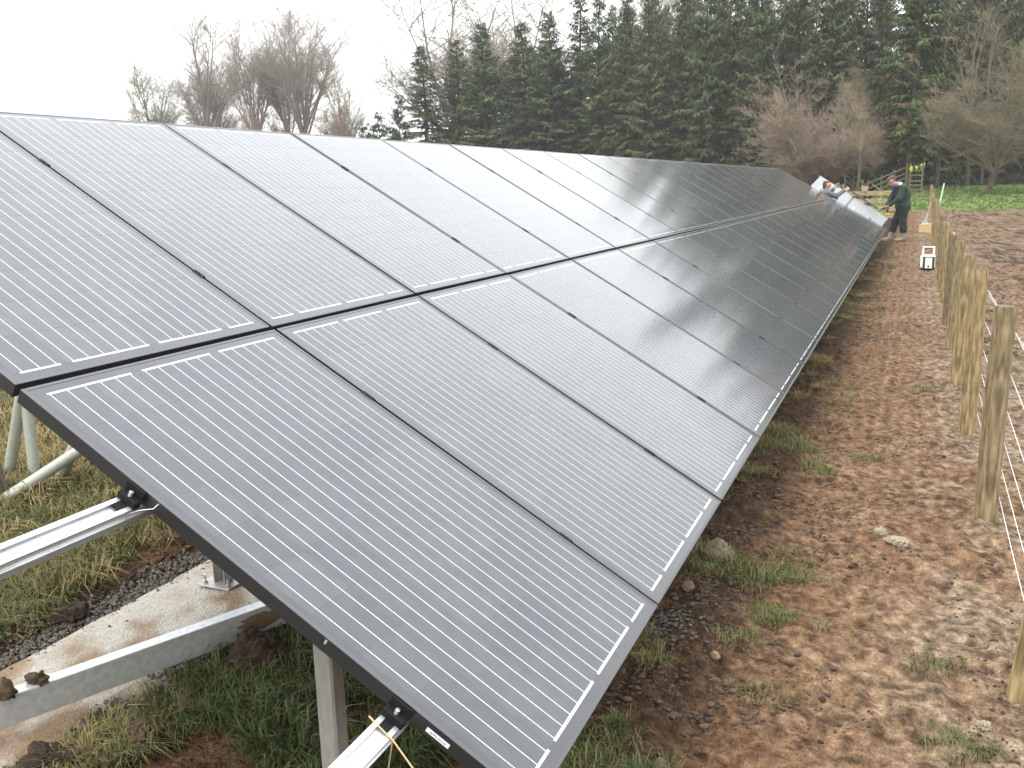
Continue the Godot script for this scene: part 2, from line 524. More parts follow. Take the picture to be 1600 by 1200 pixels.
func build_panels() -> void:
	var glass := []
	for vr in 3:
		var g := Geo.new()
		g.col = Color(0.040, 0.043, 0.047)
		g.box(Vector3(0, -0.002, 0), Vector3(PL - 0.018, 0.004, PW - 0.018))
		rng.seed = 50 + vr
		for i in 10:
			for j in 6:
				var t := rng.randf_range(0.86, 1.14)
				g.col = Color(0.054 * t, 0.059 * t, 0.065 * t)
				var x := (i - 4.5) * 0.1505; var z := (j - 2.5) * 0.1575
				g.quad(Vector3(x - 0.0748, 0.0002, z - 0.0783), Vector3(x + 0.0748, 0.0002, z - 0.0783), Vector3(x + 0.0748, 0.0002, z + 0.0783), Vector3(x - 0.0748, 0.0002, z + 0.0783), Vector3.UP)
		glass.append(g.mesh(M.cell))
	var fl := Geo.new(); fl.bevel(Vector3.ZERO, Vector3(PL, 0.040, 0.011), 0.0012)
	var fs := Geo.new(); fs.bevel(Vector3.ZERO, Vector3(0.011, 0.040, PW - 0.0224), 0.0012)
	var bs := Geo.new(); bs.box(Vector3.ZERO, Vector3(PL - 0.024, 0.002, PW - 0.024))
	var jb := Geo.new(); jb.bevel(Vector3.ZERO, Vector3(0.09, 0.02, 0.11), 0.004)
	var flat := func(g: Geo, at: Vector3, lx: float, lz: float) -> void:
		g.quad(at + Vector3(-lx, 0, -lz) * 0.5, at + Vector3(lx, 0, -lz) * 0.5, at + Vector3(lx, 0, lz) * 0.5, at + Vector3(-lx, 0, lz) * 0.5, Vector3.UP)
	var bar := Geo.new(); flat.call(bar, Vector3.ZERO, 1.50, 0.0025)
	var rib6 := Geo.new(); flat.call(rib6, Vector3.ZERO, 0.0075, 0.0525 * 5.25)
	var rib3 := Geo.new(); flat.call(rib3, Vector3.ZERO, 0.0075, 0.0525 * 2.35)
	var all := Geo.new()
	for k in 18: flat.call(all, Vector3(0, 0, (k - 8.5) * 0.0525), 1.50, 0.0025)
	var fl_m := fl.mesh(M.frame); var fs_m := fs.mesh(M.frame); var bs_m := bs.mesh(M.backsheet); var jb_m := jb.mesh(M.black)
	var bar_m := bar.mesh(M.busbar); var r6 := rib6.mesh(M.busbar); var r3 := rib3.mesh(M.busbar); var all_m := all.mesh(M.busbar)
	var make := func(vr: int, fine: bool) -> Node3D:
		var o := thing("solar_panel", "", "solar panel")
		part("glass", glass[vr], o)
		for s in [-1.0, 1.0]:
			part("frame", fl_m, o, Vector3(0, -0.0185, s * (PW * 0.5 - 0.0055)))
			part("frame", fs_m, o, Vector3(s * (PL * 0.5 - 0.0055), -0.0185, 0))
		part("backsheet", bs_m, o, Vector3(0, -0.0062, 0))
		part("junction_box", jb_m, o, Vector3(-0.6, -0.019, 0))
		if fine:
			for k in 18: part("busbar", bar_m, o, Vector3(0, 0.0004, (k - 8.5) * 0.0525))
		else:
			part("busbar_lines", all_m, o, Vector3(0, 0.0004, 0)).set_meta("kind", "stuff")
		for k in 3: part("bus_ribbon", r6, o, Vector3(-0.753, 0.0006, (k - 1) * 0.315))
		for k in [-0.5, 0.5]: part("bus_ribbon", r6, o, Vector3(0.753, 0.0006, k * 0.315))
		for k in [-1.0, 1.0]: part("bus_ribbon", r3, o, Vector3(0.753, 0.0006, k * 0.3935))
		return o
	var protos := {}
	for k in 24:
		for row in 2:
			var fine := k < 8
			var vr := (k * 5 + row * 2 + k / 3) % 3
			var key := str(vr) + str(fine)
			var label := "black solar panel in the %s row of the array, %s from the near end" % ["upper" if row == 0 else "lower", ordinal(k)]
			if k == 0 and row == 1: label = "nearest black solar panel with white sticker on its dark side frame"
			if k == 23: label = "black solar panel at the far end of the %s row, last of the array" % ("upper" if row == 0 else "lower")
			var o: Node3D
			if not protos.has(key):
				o = make.call(vr, fine)
				protos[key] = o
				o.set_meta("label", label); o.set_meta("group", "solar panels of the long array")
			else:
				o = dup(protos[key], Vector3.ZERO, 0.0, label, "solar panels of the long array")
			var jig := Basis(Vector3.RIGHT, 0.0026 * sin(k * 2.3 + row)) * Basis(Vector3.BACK, 0.0012 * sin(k * 3.7 + row * 2.0))
			o.transform = Transform3D(ab * jig, on_array(-0.802 if row == 0 else 0.802, 0.0, -(k + 0.5) * PITCH))
			if k == 0 and row == 1:
				var st := Geo.new(); st.box(Vector3.ZERO, Vector3(0.062, 0.012, 0.0008))
				var sk := part("sticker", st.mesh(M.sticker), o, Vector3(0.545, -0.020, PW * 0.5 + 0.0006))
				var ink := Geo.new()
				var x := -0.020
				rng.seed = 8
				for i in 11:        # the print is too small to read in the photograph: dark strokes
					ink.box(Vector3(x, rng.randf_range(-0.0006, 0.0006), 0.0006), Vector3(rng.randf_range(0.0012, 0.0026), rng.randf_range(0.0026, 0.0042), 0.0003))
					x += rng.randf_range(0.0034, 0.0050)
				part("print", ink.mesh(M.print), sk)
				var hole := Geo.new(); hole.bevel(Vector3.ZERO, Vector3(0.006, 0.012, 0.0012), 0.0004)
				part("drain_slot", hole.mesh(M.galv), o, Vector3(0.22, -0.010, PW * 0.5 + 0.0004))

func build_supports() -> void:
	# four aluminium rails, two under each row, with the clamps that hold the panels
	var names := ["topmost aluminium rail under the upper row of panels", "second aluminium rail from the top under the upper panels", "bright aluminium rail running out from under the nearest panel at left", "lowest aluminium rail with twine round its bright open end"]
	var ss := [-1.17, -0.36, 0.43, 1.245]
	var outer := [0.10, 0.16, 0.85, 0.75]
	for i in 4:
		var z0: float = outer[i]; var z1 := -24.42
		var o := thing("mounting_rail", names[i], "rail", on_array(ss[i], -0.0405, 0), 0.0, "aluminium rails carrying the panels")
		o.basis = ab
		var g := Geo.new()
		var l := z0 - z1; var zc := (z0 + z1) * 0.5
		g.box(Vector3(0, -0.048, zc), Vector3(0.050, 0.004, l))
		g.box(Vector3(0, -0.0125, zc - 0.03), Vector3(0.044, 0.004, l - 0.06))
		for s in [-1.0, 1.0]:
			g.box(Vector3(s * 0.0235, -0.0245, zc), Vector3(0.003, 0.043, l))
			g.box(Vector3(s * 0.0190, -0.0015, zc), Vector3(0.012, 0.003, l - 0.004))
			g.box(Vector3(s * 0.0275, -0.026, zc), Vector3(0.004, 0.006, l - 0.006))
		part("channel", g.mesh(M.alu), o)
		var ec := Geo.new()
		ec.bevel(Vector3(0, 0.008, 0.012), Vector3(0.058, 0.024, 0.022), 0.003)
		ec.bevel(Vector3(0, 0.031, 0.0015), Vector3(0.058, 0.026, 0.004), 0.001)
		ec.bevel(Vector3(0, -0.003, 0.034), Vector3(0.044, 0.005, 0.03), 0.001)
		var c := part("end_clamp", ec.mesh(M.clamp), o, Vector3(0, 0, 0.002))
		var bo := Geo.new()
		bo.tube([Vector3(0, 0.018, 0.013), Vector3(0, 0.030, 0.013), Vector3(0, 0.032, 0.013)], [0.0065, 0.0065, 0.0055], 12)
		var bt := part("bolt", bo.mesh(M.steel), c)
		var so := Geo.new(); so.tube([Vector3(0, 0.0322, 0.013), Vector3(0, 0.0326, 0.013)], [0.003, 0.003], 6)
		so.mesh(M.black)
		var mc := Geo.new(); mc.bevel(Vector3(0, 0.0431, 0), Vector3(0.050, 0.0030, 0.0185), 0.0010); mc.box(Vector3(0, 0.02, 0), Vector3(0.04, 0.04, 0.008))
		mc.tube([Vector3(0, 0.044, 0), Vector3(0, 0.0462, 0)], [0.0050, 0.0046], 8)
		var mm := mc.mesh(M.clamp)
		for k in range(1, 24):
			part("mid_clamp", mm, o, Vector3(0.0, 0.0, -k * PITCH))
		part("end_clamp", ec.mesh(M.clamp), o, Vector3(0, 0, -24 * PITCH + 0.018), Basis(Vector3.UP, PI))
	# legs: square posts in front, plated posts on the concrete strip behind, each with its sloping rafter
	var fr := thing("array_leg", "grey square steel post under the near corner of the array", "post", Vector3(0.66, 0, -0.30), 0.0, "front legs of the array")
	var top := MIDH - 0.66 * tan(TILT) - 0.165
	var g := Geo.new(); g.bevel(Vector3(0, top * 0.5 - 0.15, 0), Vector3(0.058, top + 0.3, 0.058), 0.006)
	part("post", g.mesh(M.galv_dull), fr)
	g = Geo.new(); g.bevel(ab * Vector3(0.0, 0.035, 0.0) + Vector3(0, top, 0), Vector3(1.2, 0.06, 0.04), 0.003, ab)
	part("rafter", g.mesh(M.galv), fr)
	for k in range(1, 12):
		dup(fr, Vector3(0.66, 0, -0.30 - 2.02 * k), 0.0, "grey square steel post standing unseen under the lower panels", "front legs of the array")
	var rr := thing("rear_leg", "steel leg with bolted base plate on the concrete strip", "post", Vector3(-0.65, 0.012, -1.36), 0.0, "rear legs of the array")
	top = MIDH + 0.65 * tan(TILT) - 0.165
	g = Geo.new(); g.bevel(Vector3(0.0, top * 0.5, -0.02), Vector3(0.06, top, 0.004), 0.001); g.bevel(Vector3(-0.028, top * 0.5, 0.008), Vector3(0.004, top, 0.052), 0.001); g.bevel(Vector3(0.028, top * 0.5, 0.008), Vector3(0.004, top, 0.052), 0.001)
	part("post", g.mesh(M.galv), rr)
	g = Geo.new(); g.bevel(Vector3(0, 0.004, 0.01), Vector3(0.17, 0.008, 0.13), 0.002)
	part("base_plate", g.mesh(M.galv), rr)
	var bl := Geo.new(); bl.tube([Vector3(0, 0.008, 0), Vector3(0, 0.02, 0)], [0.011, 0.011], 6); bl.tube([Vector3(0, 0.02, 0), Vector3(0, 0.045, 0)], [0.006, 0.006], 8)
	var bm := bl.mesh(M.steel)
	for s in [-1.0, 1.0]: part("bolt", bm, rr, Vector3(s * 0.062, 0, 0.05))
	g = Geo.new(); g.bevel(ab * Vector3(0.0, 0.035, 0.0) + Vector3(0, top, 0), Vector3(1.2, 0.06, 0.04), 0.003, ab)
	part("rafter", g.mesh(M.galv), rr)
	for k in range(1, 11):
		dup(rr, Vector3(-0.65, 0.012, -1.36 - 2.02 * k), 0.0, "steel leg on the concrete strip deep under the upper panels", "rear legs of the array")
	# twine knotted round the end of the lowest rail, and the thin earth wire on the rail above
	var tw := Geo.new()
	var e := on_array(1.245, -0.045, 0.0)
	tw.tube([e + Vector3(-0.030, 0.028, 0.055), e + Vector3(0.0, 0.012, 0.062), e + Vector3(0.030, -0.010, 0.062), e + Vector3(0.10, -0.075, 0.075), e + Vector3(0.24, -0.19, 0.11), e + Vector3(0.42, -0.35, 0.16)], [0.0022, 0.0022, 0.0022, 0.0022, 0.0022, 0.0022], 6)
	tw.tube([e + Vector3(0.030, -0.010, 0.062), e + Vector3(0.015, -0.09, 0.065), e + Vector3(0.022, -0.17, 0.06), e + Vector3(0.004, -0.24, 0.062)], [0.0018, 0.0016, 0.0014, 0.001], 5)
	single("twine", tw.mesh(M.twine), "yellow twine tied round the end of the lowest rail", "twine")
	var wi := Geo.new()
	var q := on_array(0.43, -0.04, 0.0)
	wi.tube([q + ab * Vector3(0.072, 0.043, 0.002), q + ab * Vector3(0.070, 0.030, 0.012), q + ab * Vector3(0.050, 0.018, 0.03), q + ab * Vector3(0.030, -0.004, 0.042), q + ab * Vector3(0.030, -0.022, 0.040)], [0.0013, 0.0013, 0.0013, 0.0013, 0.0013], 6)
	single("wire_clip", wi.mesh(M.steel), "thin bent wire hooked over the panel edge beside the upper clamp", "wire")

func build_beyond_array() -> void:
	# two pale panels lie back side up beyond the end of the array
	var s := Vector3(1.69, -1.12, 0).normalized()
	var c := Vector3(0.195, 0.295, -0.8).normalized()
	var nrm := c.cross(s).normalized()
	if nrm.y < 0: nrm = -nrm
	var bas := Basis(s, nrm, s.cross(nrm))
	var lab := ["upper pale panel lying back side up behind the man in grey", "lower pale panel lying back side up beside the bending worker"]
	for i in 2:
		var far: Vector3 = Vector3(-0.53, 1.80, -26.5) + s * ([0.04, 1.12][i])
		var at: Vector3 = far + s * 0.525 - c * 0.5
		var o := thing("upturned_panel", lab[i], "solar panel", at, 0.0, "")
		o.basis = bas
		var g := Geo.new(); g.box(Vector3.ZERO, Vector3(1.14, 0.004, 0.98)); part("backsheet", g.mesh(M.white_back), o)
		g = Geo.new(); g.bevel(Vector3.ZERO, Vector3(1.18, 0.04, 0.02), 0.002); var gm := g.mesh(M.alu_dull)
		for t in [-1.0, 1.0]: part("frame", gm, o, Vector3(0, -0.01, t * 0.49))
		g = Geo.new(); g.bevel(Vector3(0.2, 0.012, 0.1), Vector3(0.07, 0.03, 0.10), 0.004); part("junction_box", g.mesh(M.black), o)
		g = Geo.new(); g.bevel(Vector3(-0.35, 0.012, 0.15), Vector3(0.05, 0.03, 0.30), 0.004); part("bracket", g.mesh(M.alu_dull), o)
	var g := Geo.new()
	var a := Vector3(0.36, 1.33, -26.6); var b := Vector3(1.10, 0.84, -26.45)
	g.bevel((a + b) * 0.5, Vector3(a.distance_to(b) + 0.1, 0.045, 0.05), 0.004, Basis((b - a).normalized(), Vector3(0.55, 0.83, 0).normalized(), Vector3(0, 0, 1)).orthonormalized())
	single("frame_bar", g.mesh(M.frame), "black bar sloping beyond the pale panels towards the worker's hands", "bar")

# ------------------------------------------------------------------ ground
func build_ground() -> void:
	var xs := PackedFloat32Array(); var zs := PackedFloat32Array()
	var x := -4.6; var st := 0.05
	var right := []; var left := []
	var q := 3.4
	while q < 420.0:
		st = minf(st * 1.075, 30.0); q += st; right.append(q)
	st = 0.05; q = -4.6
	while q > -420.0:
		st = minf(st * 1.09, 30.0); q -= st; left.append(q)
	left.reverse()
	for t in left: xs.append(t)
	while x <= 3.4:
		xs.append(x); x += 0.02 if x > 1.0 and x < 2.8 else (0.034 if x > -1.3 and x <= 1.0 else 0.05)
	for t in right: xs.append(t)
	var z := 1.2; st = 0.021
	zs.append(60.0); zs.append(12.0); zs.append(5.0); zs.append(2.4)
	while z > -460.0:
		zs.append(z)
		if z < -4.5: st = minf(st * 1.016, 20.0)
		z -= st
	var g := Geo.new()
	var nx := xs.size(); var nzz := zs.size()
	g.v.resize(nx * nzz); g.n.resize(nx * nzz); g.c.resize(nx * nzz)
	for j in nzz:
		for i in nx:
			g.v[j * nx + i] = Vector3(xs[i], ground(xs[i], zs[j]), zs[j])
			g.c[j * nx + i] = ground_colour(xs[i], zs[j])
	for j in nzz:
		for i in nx:
			var a := g.v[j * nx + mini(i + 1, nx - 1)] - g.v[j * nx + maxi(i - 1, 0)]
			var b := g.v[mini(j + 1, nzz - 1) * nx + i] - g.v[maxi(j - 1, 0) * nx + i]
			var nn_ := a.cross(b)
			if nn_.y < 0.0: nn_ = -nn_
			g.n[j * nx + i] = nn_.normalized()
	g.ix.resize((nx - 1) * (nzz - 1) * 6)
	var w := 0
	for j in nzz - 1:
		for i in nx - 1:
			var a := j * nx + i
			for t in [a, a + nx, a + 1, a + 1, a + nx, a + nx + 1]:
				g.ix[w] = t; w += 1
	single("ground", g.mesh(M.soil), "brown trodden mud and turf round the array, green field beyond", "ground", Vector3.ZERO, Basis(), "", "structure")
	# the concrete strip under the array
	var s := Geo.new()
	var zz := 1.0
	var rows := []
	while zz > -25.0:
		rows.append(zz); zz -= 0.06 if zz > -3.0 else 0.5
	for j in rows.size():
		for i in 12:
			var xx := -0.96 + 0.63 * i / 11.0
			var e := 1.0 if i == 0 or i == 11 else 0.0
			var px: float = xx + e * 0.05 * nn(xx, rows[j], 1.8, 40.0)
			var mud := clampf(0.62 + 2.6 * nn(px, rows[j], 1.3, 41.0) + 2.0 * nn(px, rows[j], 5.0, 42.0) + 0.5 * sm(-0.55, -0.05, rows[j]) - 0.3 * sm(-0.6, -0.4, px), 0.0, 1.0)
			s.col = Color(0.62, 0.58, 0.51).lerp(Color(0.36, 0.245, 0.150), mud)
			s.vert(Vector3(px, 0.004 - e * 0.06 + 0.007 * nn(px, rows[j], 3.0, 43.0) + mud * 0.012 * absf(nn(px, rows[j], 6.0, 44.0)), rows[j]), Vector3.UP)
	for j in rows.size() - 1:
		for i in 11:
			var a := j * 12 + i
			s.face(a, a + 1, a + 12); s.face(a + 1, a + 13, a + 12)
	single("concrete_strip", s.mesh(M.concrete), "pale concrete footing strip smeared with mud under the array", "footing", Vector3.ZERO, Basis(), "", "structure")

func tuft_mesh(blades: int, h: float, spread: float, sd: int, wid := 0.004, lay := 0.0) -> Mesh:
	rng.seed = sd
	var g := Geo.new()
	for i in blades:
		var az := rng.randf() * TAU; var r := spread * sqrt(rng.randf())
		var at := Vector3(cos(az) * r, -0.01, sin(az) * r)
		var a2 := az + rng.randf_range(-0.9, 0.9)
		var ln := h * rng.randf_range(0.45, 1.15)
		var flop := rng.randf_range(0.5, 1.75) if lay == 0.0 else lay * rng.randf_range(0.9, 1.1)
		var d := Vector3(cos(a2), 0, sin(a2)); var s := Vector3(-d.z, 0, d.x)
		var w := wid * rng.randf_range(0.7, 1.3)
		var t := rng.randf_range(0.75, 1.25)
		g.col = Color(t, t, t * rng.randf_range(0.8, 1.1)) if rng.randf() < 0.8 else Color(1.9 * t, 1.35 * t, 1.3 * t)
		var m := at + Vector3.UP * ln * 0.55 + d * ln * 0.22 * flop
		var e := at + Vector3.UP * ln * (0.98 - 0.46 * flop) + d * ln * 0.62 * flop
		var nrm := (d * -0.5 + Vector3.UP).normalized()
		var v0 := g.vert(at - s * w, nrm); var v1 := g.vert(at + s * w, nrm)
		var v2 := g.vert(m - s * w * 0.8, nrm); var v3 := g.vert(m + s * w * 0.8, nrm); var v4 := g.vert(e, nrm)
		g.face(v0, v1, v3); g.face(v0, v3, v2); g.face(v2, v3, v4)
	return g.mesh(M.grass)

func grass_tone(dry: float) -> Color:
	var c := Color(0.080, 0.108, 0.038).lerp(Color(0.27, 0.21, 0.095), clampf(dry, 0.0, 1.0))
	var t := rng.randf_range(0.75, 1.25)
	return Color(c.r * t, c.g * t, c.b * t)

func stand(x: float, z: float, s: float, sink := 0.0) -> Transform3D:
	return Transform3D(Basis(Vector3.UP, rng.randf() * TAU).rotated(Vector3(1, 0, 0), rng.randf_range(-0.5, 0.5)).scaled(Vector3(s, s * rng.randf_range(0.8, 1.2), s)), Vector3(x, ground(x, z) - sink, z))

func build_grass() -> void:
	var tm := tuft_mesh(26, 0.105, 0.060, 11, 0.0019)
	var xf := []; var cs := []
	rng.seed = 21
	# turf at the near left, thinning out under the array
	for i in 26000:
		var z := 0.8 - 6.8 * pow(rng.randf(), 1.6); var x := rng.randf_range(-5.2, 1.05)
		if absf(x + 0.645) < 0.36: continue
		if mud_share(x, z) > rng.randf() * 0.9: continue
		xf.append(stand(x, z, rng.randf_range(0.55, 1.2)))
		var dry := 0.40 + 1.3 * nn(x, z, 0.7, 50.0) + rng.randf_range(-0.3, 0.4) + 0.30 * sm(-1.2, -2.4, x) - 0.35 * sm(-0.4, 0.1, x)
		cs.append(grass_tone(dry))
	for i in 9000:     # ranker, drier grass further left
		var x := rng.randf_range(-14.0, -1.2); var z := rng.randf_range(-12.0, 0.0)
		xf.append(stand(x, z, rng.randf_range(1.0, 1.9)))
		cs.append(grass_tone(0.55 + 1.2 * nn(x, z, 0.5, 51.0) + rng.randf_range(-0.3, 0.3)))
	scatter("turf", tm, xf, cs, "mixed green and straw coloured grass beside the concrete strip", "grass")
	# the green edge left along the low side of the panels
	xf = []; cs = []
	for i in 5200:
		var z := -0.2 - 25.0 * pow(rng.randf(), 1.3); var x := 1.12 + 0.62 * rng.randf() * rng.randf() + 0.16 * rng.randf()
		var p := nn(x, z, 0.85, 52.0) + 0.5 * nn(x, z, 2.4, 53.0)
		if p + 0.12 * sm(1.5, 1.2, x) < 0.25: continue
		xf.append(stand(x, z, rng.randf_range(0.35, 0.85)))
		cs.append(grass_tone(0.30 + 1.2 * nn(x, z, 1.3, 54.0) + rng.randf_range(-0.3, 0.5)))
	scatter("grass_edge", tm, xf, cs, "ragged green grass growing along the low edge of the panels", "grass")
	# dead stalks lying flat in the turf and along the edge
	xf = []; cs = []
	var td := tuft_mesh(14, 0.085, 0.09, 14, 0.0014, 2.0)
	for i in 7000:
		var z := 0.6 - 7.0 * pow(rng.randf(), 1.5); var x := rng.randf_range(-5.0, 1.0)
		if i % 3 == 0:
			x = 1.15 + 0.55 * rng.randf() * rng.randf(); z = -0.2 - 20.0 * pow(rng.randf(), 1.4)
			if nn(x, z, 0.85, 52.0) + 0.5 * nn(x, z, 2.4, 53.0) < 0.22: continue
		elif absf(x + 0.645) < 0.36 or mud_share(x, z) > 0.2 + 0.6 * rng.randf(): continue
		xf.append(stand(x, z, rng.randf_range(0.6, 1.2), 0.0))
		var t := rng.randf_range(0.6, 1.25)
		cs.append(Color(0.24 * t, 0.175 * t, 0.095 * t))
	scatter("dead_grass", td, xf, cs, "flattened dead straw coloured grass among the green", "grass")
	# thin sprigs in the mud
	xf = []; cs = []
	var tm2 := tuft_mesh(11, 0.05, 0.05, 12, 0.0015)
	for i in 5200:
		var z := -0.3 - 40.0 * pow(rng.randf(), 1.5); var x := rng.randf_range(1.3, 7.5)
		if nn(x, z, 0.9, 55.0) + 0.4 * nn(x, z, 3.0, 56.0) < 0.33: continue
		xf.append(stand(x, z, rng.randf_range(0.5, 1.2), 0.006))
		cs.append(grass_tone(0.15 + rng.randf_range(-0.1, 0.5)))
	for i in 700:      # the few larger sprigs one can see from here
		var c: Vector2 = [Vector2(1.42, -2.18), Vector2(1.63, -2.29), Vector2(1.61, -1.87), Vector2(1.53, -1.62), Vector2(2.17, -1.72), Vector2(2.16, -6.3), Vector2(1.85, -4.16), Vector2(2.25, -1.24), Vector2(1.67, -1.3), Vector2(1.62, -2.45)][i % 10]
		var a := rng.randf() * TAU; var r := 0.09 * sqrt(rng.randf()) * (1.3 if i % 10 == 0 or i % 10 == 5 else 0.8)
		if i % 10 > 2 and rng.randf() < 0.55: continue
		var sc := rng.randf_range(0.7, 1.5) * (1.3 if i % 10 == 0 else 0.8)
		xf.append(stand(c.x + cos(a) * r * 1.4, c.y + sin(a) * r, sc))
		cs.append(grass_tone(0.05 + rng.randf_range(-0.1, 0.45)))
	scatter("grass_sprigs", tm2, xf, cs, "thin sprigs of grass poking through the trodden mud", "grass")
	# the field and the fringe below the wood
	xf = []; cs = []
	var tm3 := tuft_mesh(14, 0.14, 0.12, 13, 0.007)
	for i in 22000:
		var z := rng.randf_range(-66.0, -40.0); var x := rng.randf_range(-12.0, 30.0)
		if mud_share(x, z) > 0.25 + 0.6 * rng.randf(): continue
		xf.append(stand(x, z, rng.randf_range(0.5, 1.2)))
		var t := rng.randf_range(0.8, 1.2)
		var c := Color(0.16, 0.26, 0.065).lerp(Color(0.27, 0.33, 0.12), clampf(0.4 + 1.2 * nn(x, z, 0.25, 57.0), 0.0, 1.0))
		cs.append(Color(c.r * t, c.g * t, c.b * t))
	scatter("field_grass", tm3, xf, cs, "short bright green grass of the field below the wood", "grass")

func build_litter() -> void:
	rng.seed = 31
	# loose clods over the mud
	var g := Geo.new(); g.lump(Vector3.ZERO, Vector3(1, 0.7, 1), nz, 0.7, 5, 7)
	var xf := []; var cs := []
	for i in 110000:
		var z := 0.5 - 44.0 * pow(rng.randf(), 2.2); var x := rng.randf_range(1.05, 3.0) if i % 4 else rng.randf_range(3.0, 10.0)
		if i % 3 == 0: x = rng.randf_range(1.05, 1.75)
		var p := nn(x, z, 1.6, 60.0) + 0.5 * nn(x, z, 5.0, 62.0) + 0.35 * sm(1.6, 1.2, x) + 0.18 * sm(2.8, 3.3, x)
		if p < 0.10 + 0.25 * rng.randf(): continue
		var s := 0.0020 + 0.005 * pow(rng.randf(), 2.5) + 0.010 * pow(rng.randf(), 14.0) + (0.022 * rng.randf() * rng.randf() if z < -8.0 and x > 2.7 else 0.0)
		xf.append(Transform3D(Basis.from_euler(Vector3(rng.randf() * 6, rng.randf() * 6, rng.randf() * 6)).scaled(Vector3(s * rng.randf_range(0.8, 1.7), s * 0.7, s * rng.randf_range(0.8, 1.4))), Vector3(x, ground(x, z) + s * 0.2, z)))
		var t := rng.randf_range(0.55, 1.6)
		cs.append(Color(0.165 * t, 0.108 * t, 0.068 * t))
	for i in 2600:     # and among the turf by the strip
		var x: float = [-1.0, -0.22, -0.2][i % 3] + rng.randf_range(-0.16, 0.16); var z := rng.randf_range(-2.2, 0.4)
		var s := 0.004 + 0.010 * pow(rng.randf(), 4.0)
		xf.append(Transform3D(Basis.from_euler(Vector3(rng.randf() * 6, rng.randf() * 6, 0)).scaled(Vector3(s * 1.3, s * 0.8, s)), Vector3(x, ground(x, z) + s * 0.3, z)))
		var t := rng.randf_range(0.6, 1.4)
		cs.append(Color(0.13 * t, 0.08 * t, 0.05 * t))
	scatter("soil_crumbs", g.mesh(M.grit), xf, cs, "crumbs and clods of brown earth strewn over the mud", "soil")
	# grey gravel along the edges of the strip
	xf = []; cs = []
	for i in 12000:
		var side := i % 7 < 4
		var x := (-0.975 + 0.055 * rng.randfn()) if side else (-0.30 + 0.05 * rng.randfn()); var z := rng.randf_range(-3.4, 0.1)
		if nn(x, z, 0.9, 61.0) + (0.25 if side else -0.02) < 0.05 and z > -1.2: continue
		var s := 0.0028 + 0.0075 * rng.randf() * rng.randf()
		xf.append(Transform3D(Basis.from_euler(Vector3(rng.randf() * 6, rng.randf() * 6, rng.randf() * 6)).scaled(Vector3(s * 1.3, s, s)), Vector3(x, maxf(ground(x, z), -0.012) + 0.004 + 0.012 * rng.randf(), z)))
		var t := rng.randf_range(0.20, 0.55)
		cs.append(Color(t, t * 0.96, t * 0.89) if rng.randf() < 0.75 else Color(t * 0.9, t * 0.66, t * 0.45))
	for i in 420:
		var x := 1.22 + 0.10 * rng.randfn(); var z := -1.62 + 0.10 * rng.randfn()
		var s := 0.003 + 0.006 * rng.randf() * rng.randf()
		xf.append(Transform3D(Basis.from_euler(Vector3(rng.randf() * 6, rng.randf() * 6, 0)).scaled(Vector3(s * 1.3, s, s)), Vector3(x, ground(x, z) + 0.003, z)))
		var t := rng.randf_range(0.14, 0.34)
		cs.append(Color(t, t * 0.94, t * 0.84))
	scatter("gravel", g.mesh(M.grit), xf, cs, "grey gravel banked along the edges of the concrete strip", "gravel")
	# stones and clods one can point to
	var list := [
		["stone", "large tan stone half bedded beside the panels' low edge", "stone", Vector2(1.325, -2.27), Vector3(0.072, 0.062, 0.055), Color(0.42, 0.33, 0.23)],
		["stone", "small rounded brown stone just below the large tan stone", "stone", Vector2(1.265, -1.93), Vector3(0.028, 0.024, 0.022), Color(0.38, 0.26, 0.17)],
		["stone", "larger cream white stone lying on the open mud", "stone", Vector2(2.04, -2.76), Vector3(0.052, 0.026, 0.034), Color(0.72, 0.62, 0.46)],
		["stone", "smaller cream white stone left of its larger neighbour", "stone", Vector2(1.965, -2.86), Vector3(0.032, 0.026, 0.026), Color(0.72, 0.64, 0.48)],
		["stone", "small yellowish stone beside a sprig near the panels", "stone", Vector2(1.465, -1.47), Vector3(0.020, 0.016, 0.016), Color(0.55, 0.42, 0.27)],
		["stone", "pale stone in the mud at the bottom right", "stone", Vector2(2.32, -1.38), Vector3(0.024, 0.015, 0.018), Color(0.72, 0.60, 0.45)],
		["stone", "pale tan stone at the bottom edge of the photo", "stone", Vector2(1.44, -0.80), Vector3(0.016, 0.016, 0.018), Color(0.62, 0.50, 0.36)],
		["clod", "flat brown clod of earth lying on the grass", "clod", Vector2(-0.085, -0.32), Vector3(0.062, 0.034, 0.046), Color(0.23, 0.155, 0.10)],
		["clod", "dark brown heap of earth below the galvanised beam", "clod", Vector2(-0.06, -0.84), Vector3(0.085, 0.075, 0.075), Color(0.115, 0.07, 0.045)],
		["clod", "upright dark clod at the edge of the pale concrete", "clod", Vector2(-0.315, -0.36), Vector3(0.035, 0.05, 0.032), Color(0.10, 0.064, 0.042)],
		["clod", "dark clod on the far side of the concrete strip", "clod", Vector2(-1.03, -0.86), Vector3(0.06, 0.045, 0.05), Color(0.12, 0.075, 0.05)],
		["clod", "dark heap of earth at the bottom left corner", "clod", Vector2(-0.26, -0.13), Vector3(0.09, 0.05, 0.08), Color(0.10, 0.064, 0.042)],
	]
	for i in list.size():
		var e: Array = list[i]
		var s := Geo.new()
		s.col = e[5]
		s.lump(Vector3.ZERO, e[4], nz, 0.5 if e[0] == "stone" else 1.15, 26, 36, Vector3(i * 3.7, 1.0, 2.0))
		single(e[0], s.mesh(M.grit), e[1], e[2], Vector3(e[3].x, ground(e[3].x, e[3].y) + e[4].y * 0.4, e[3].y), Basis(Vector3.UP, i * 1.3))
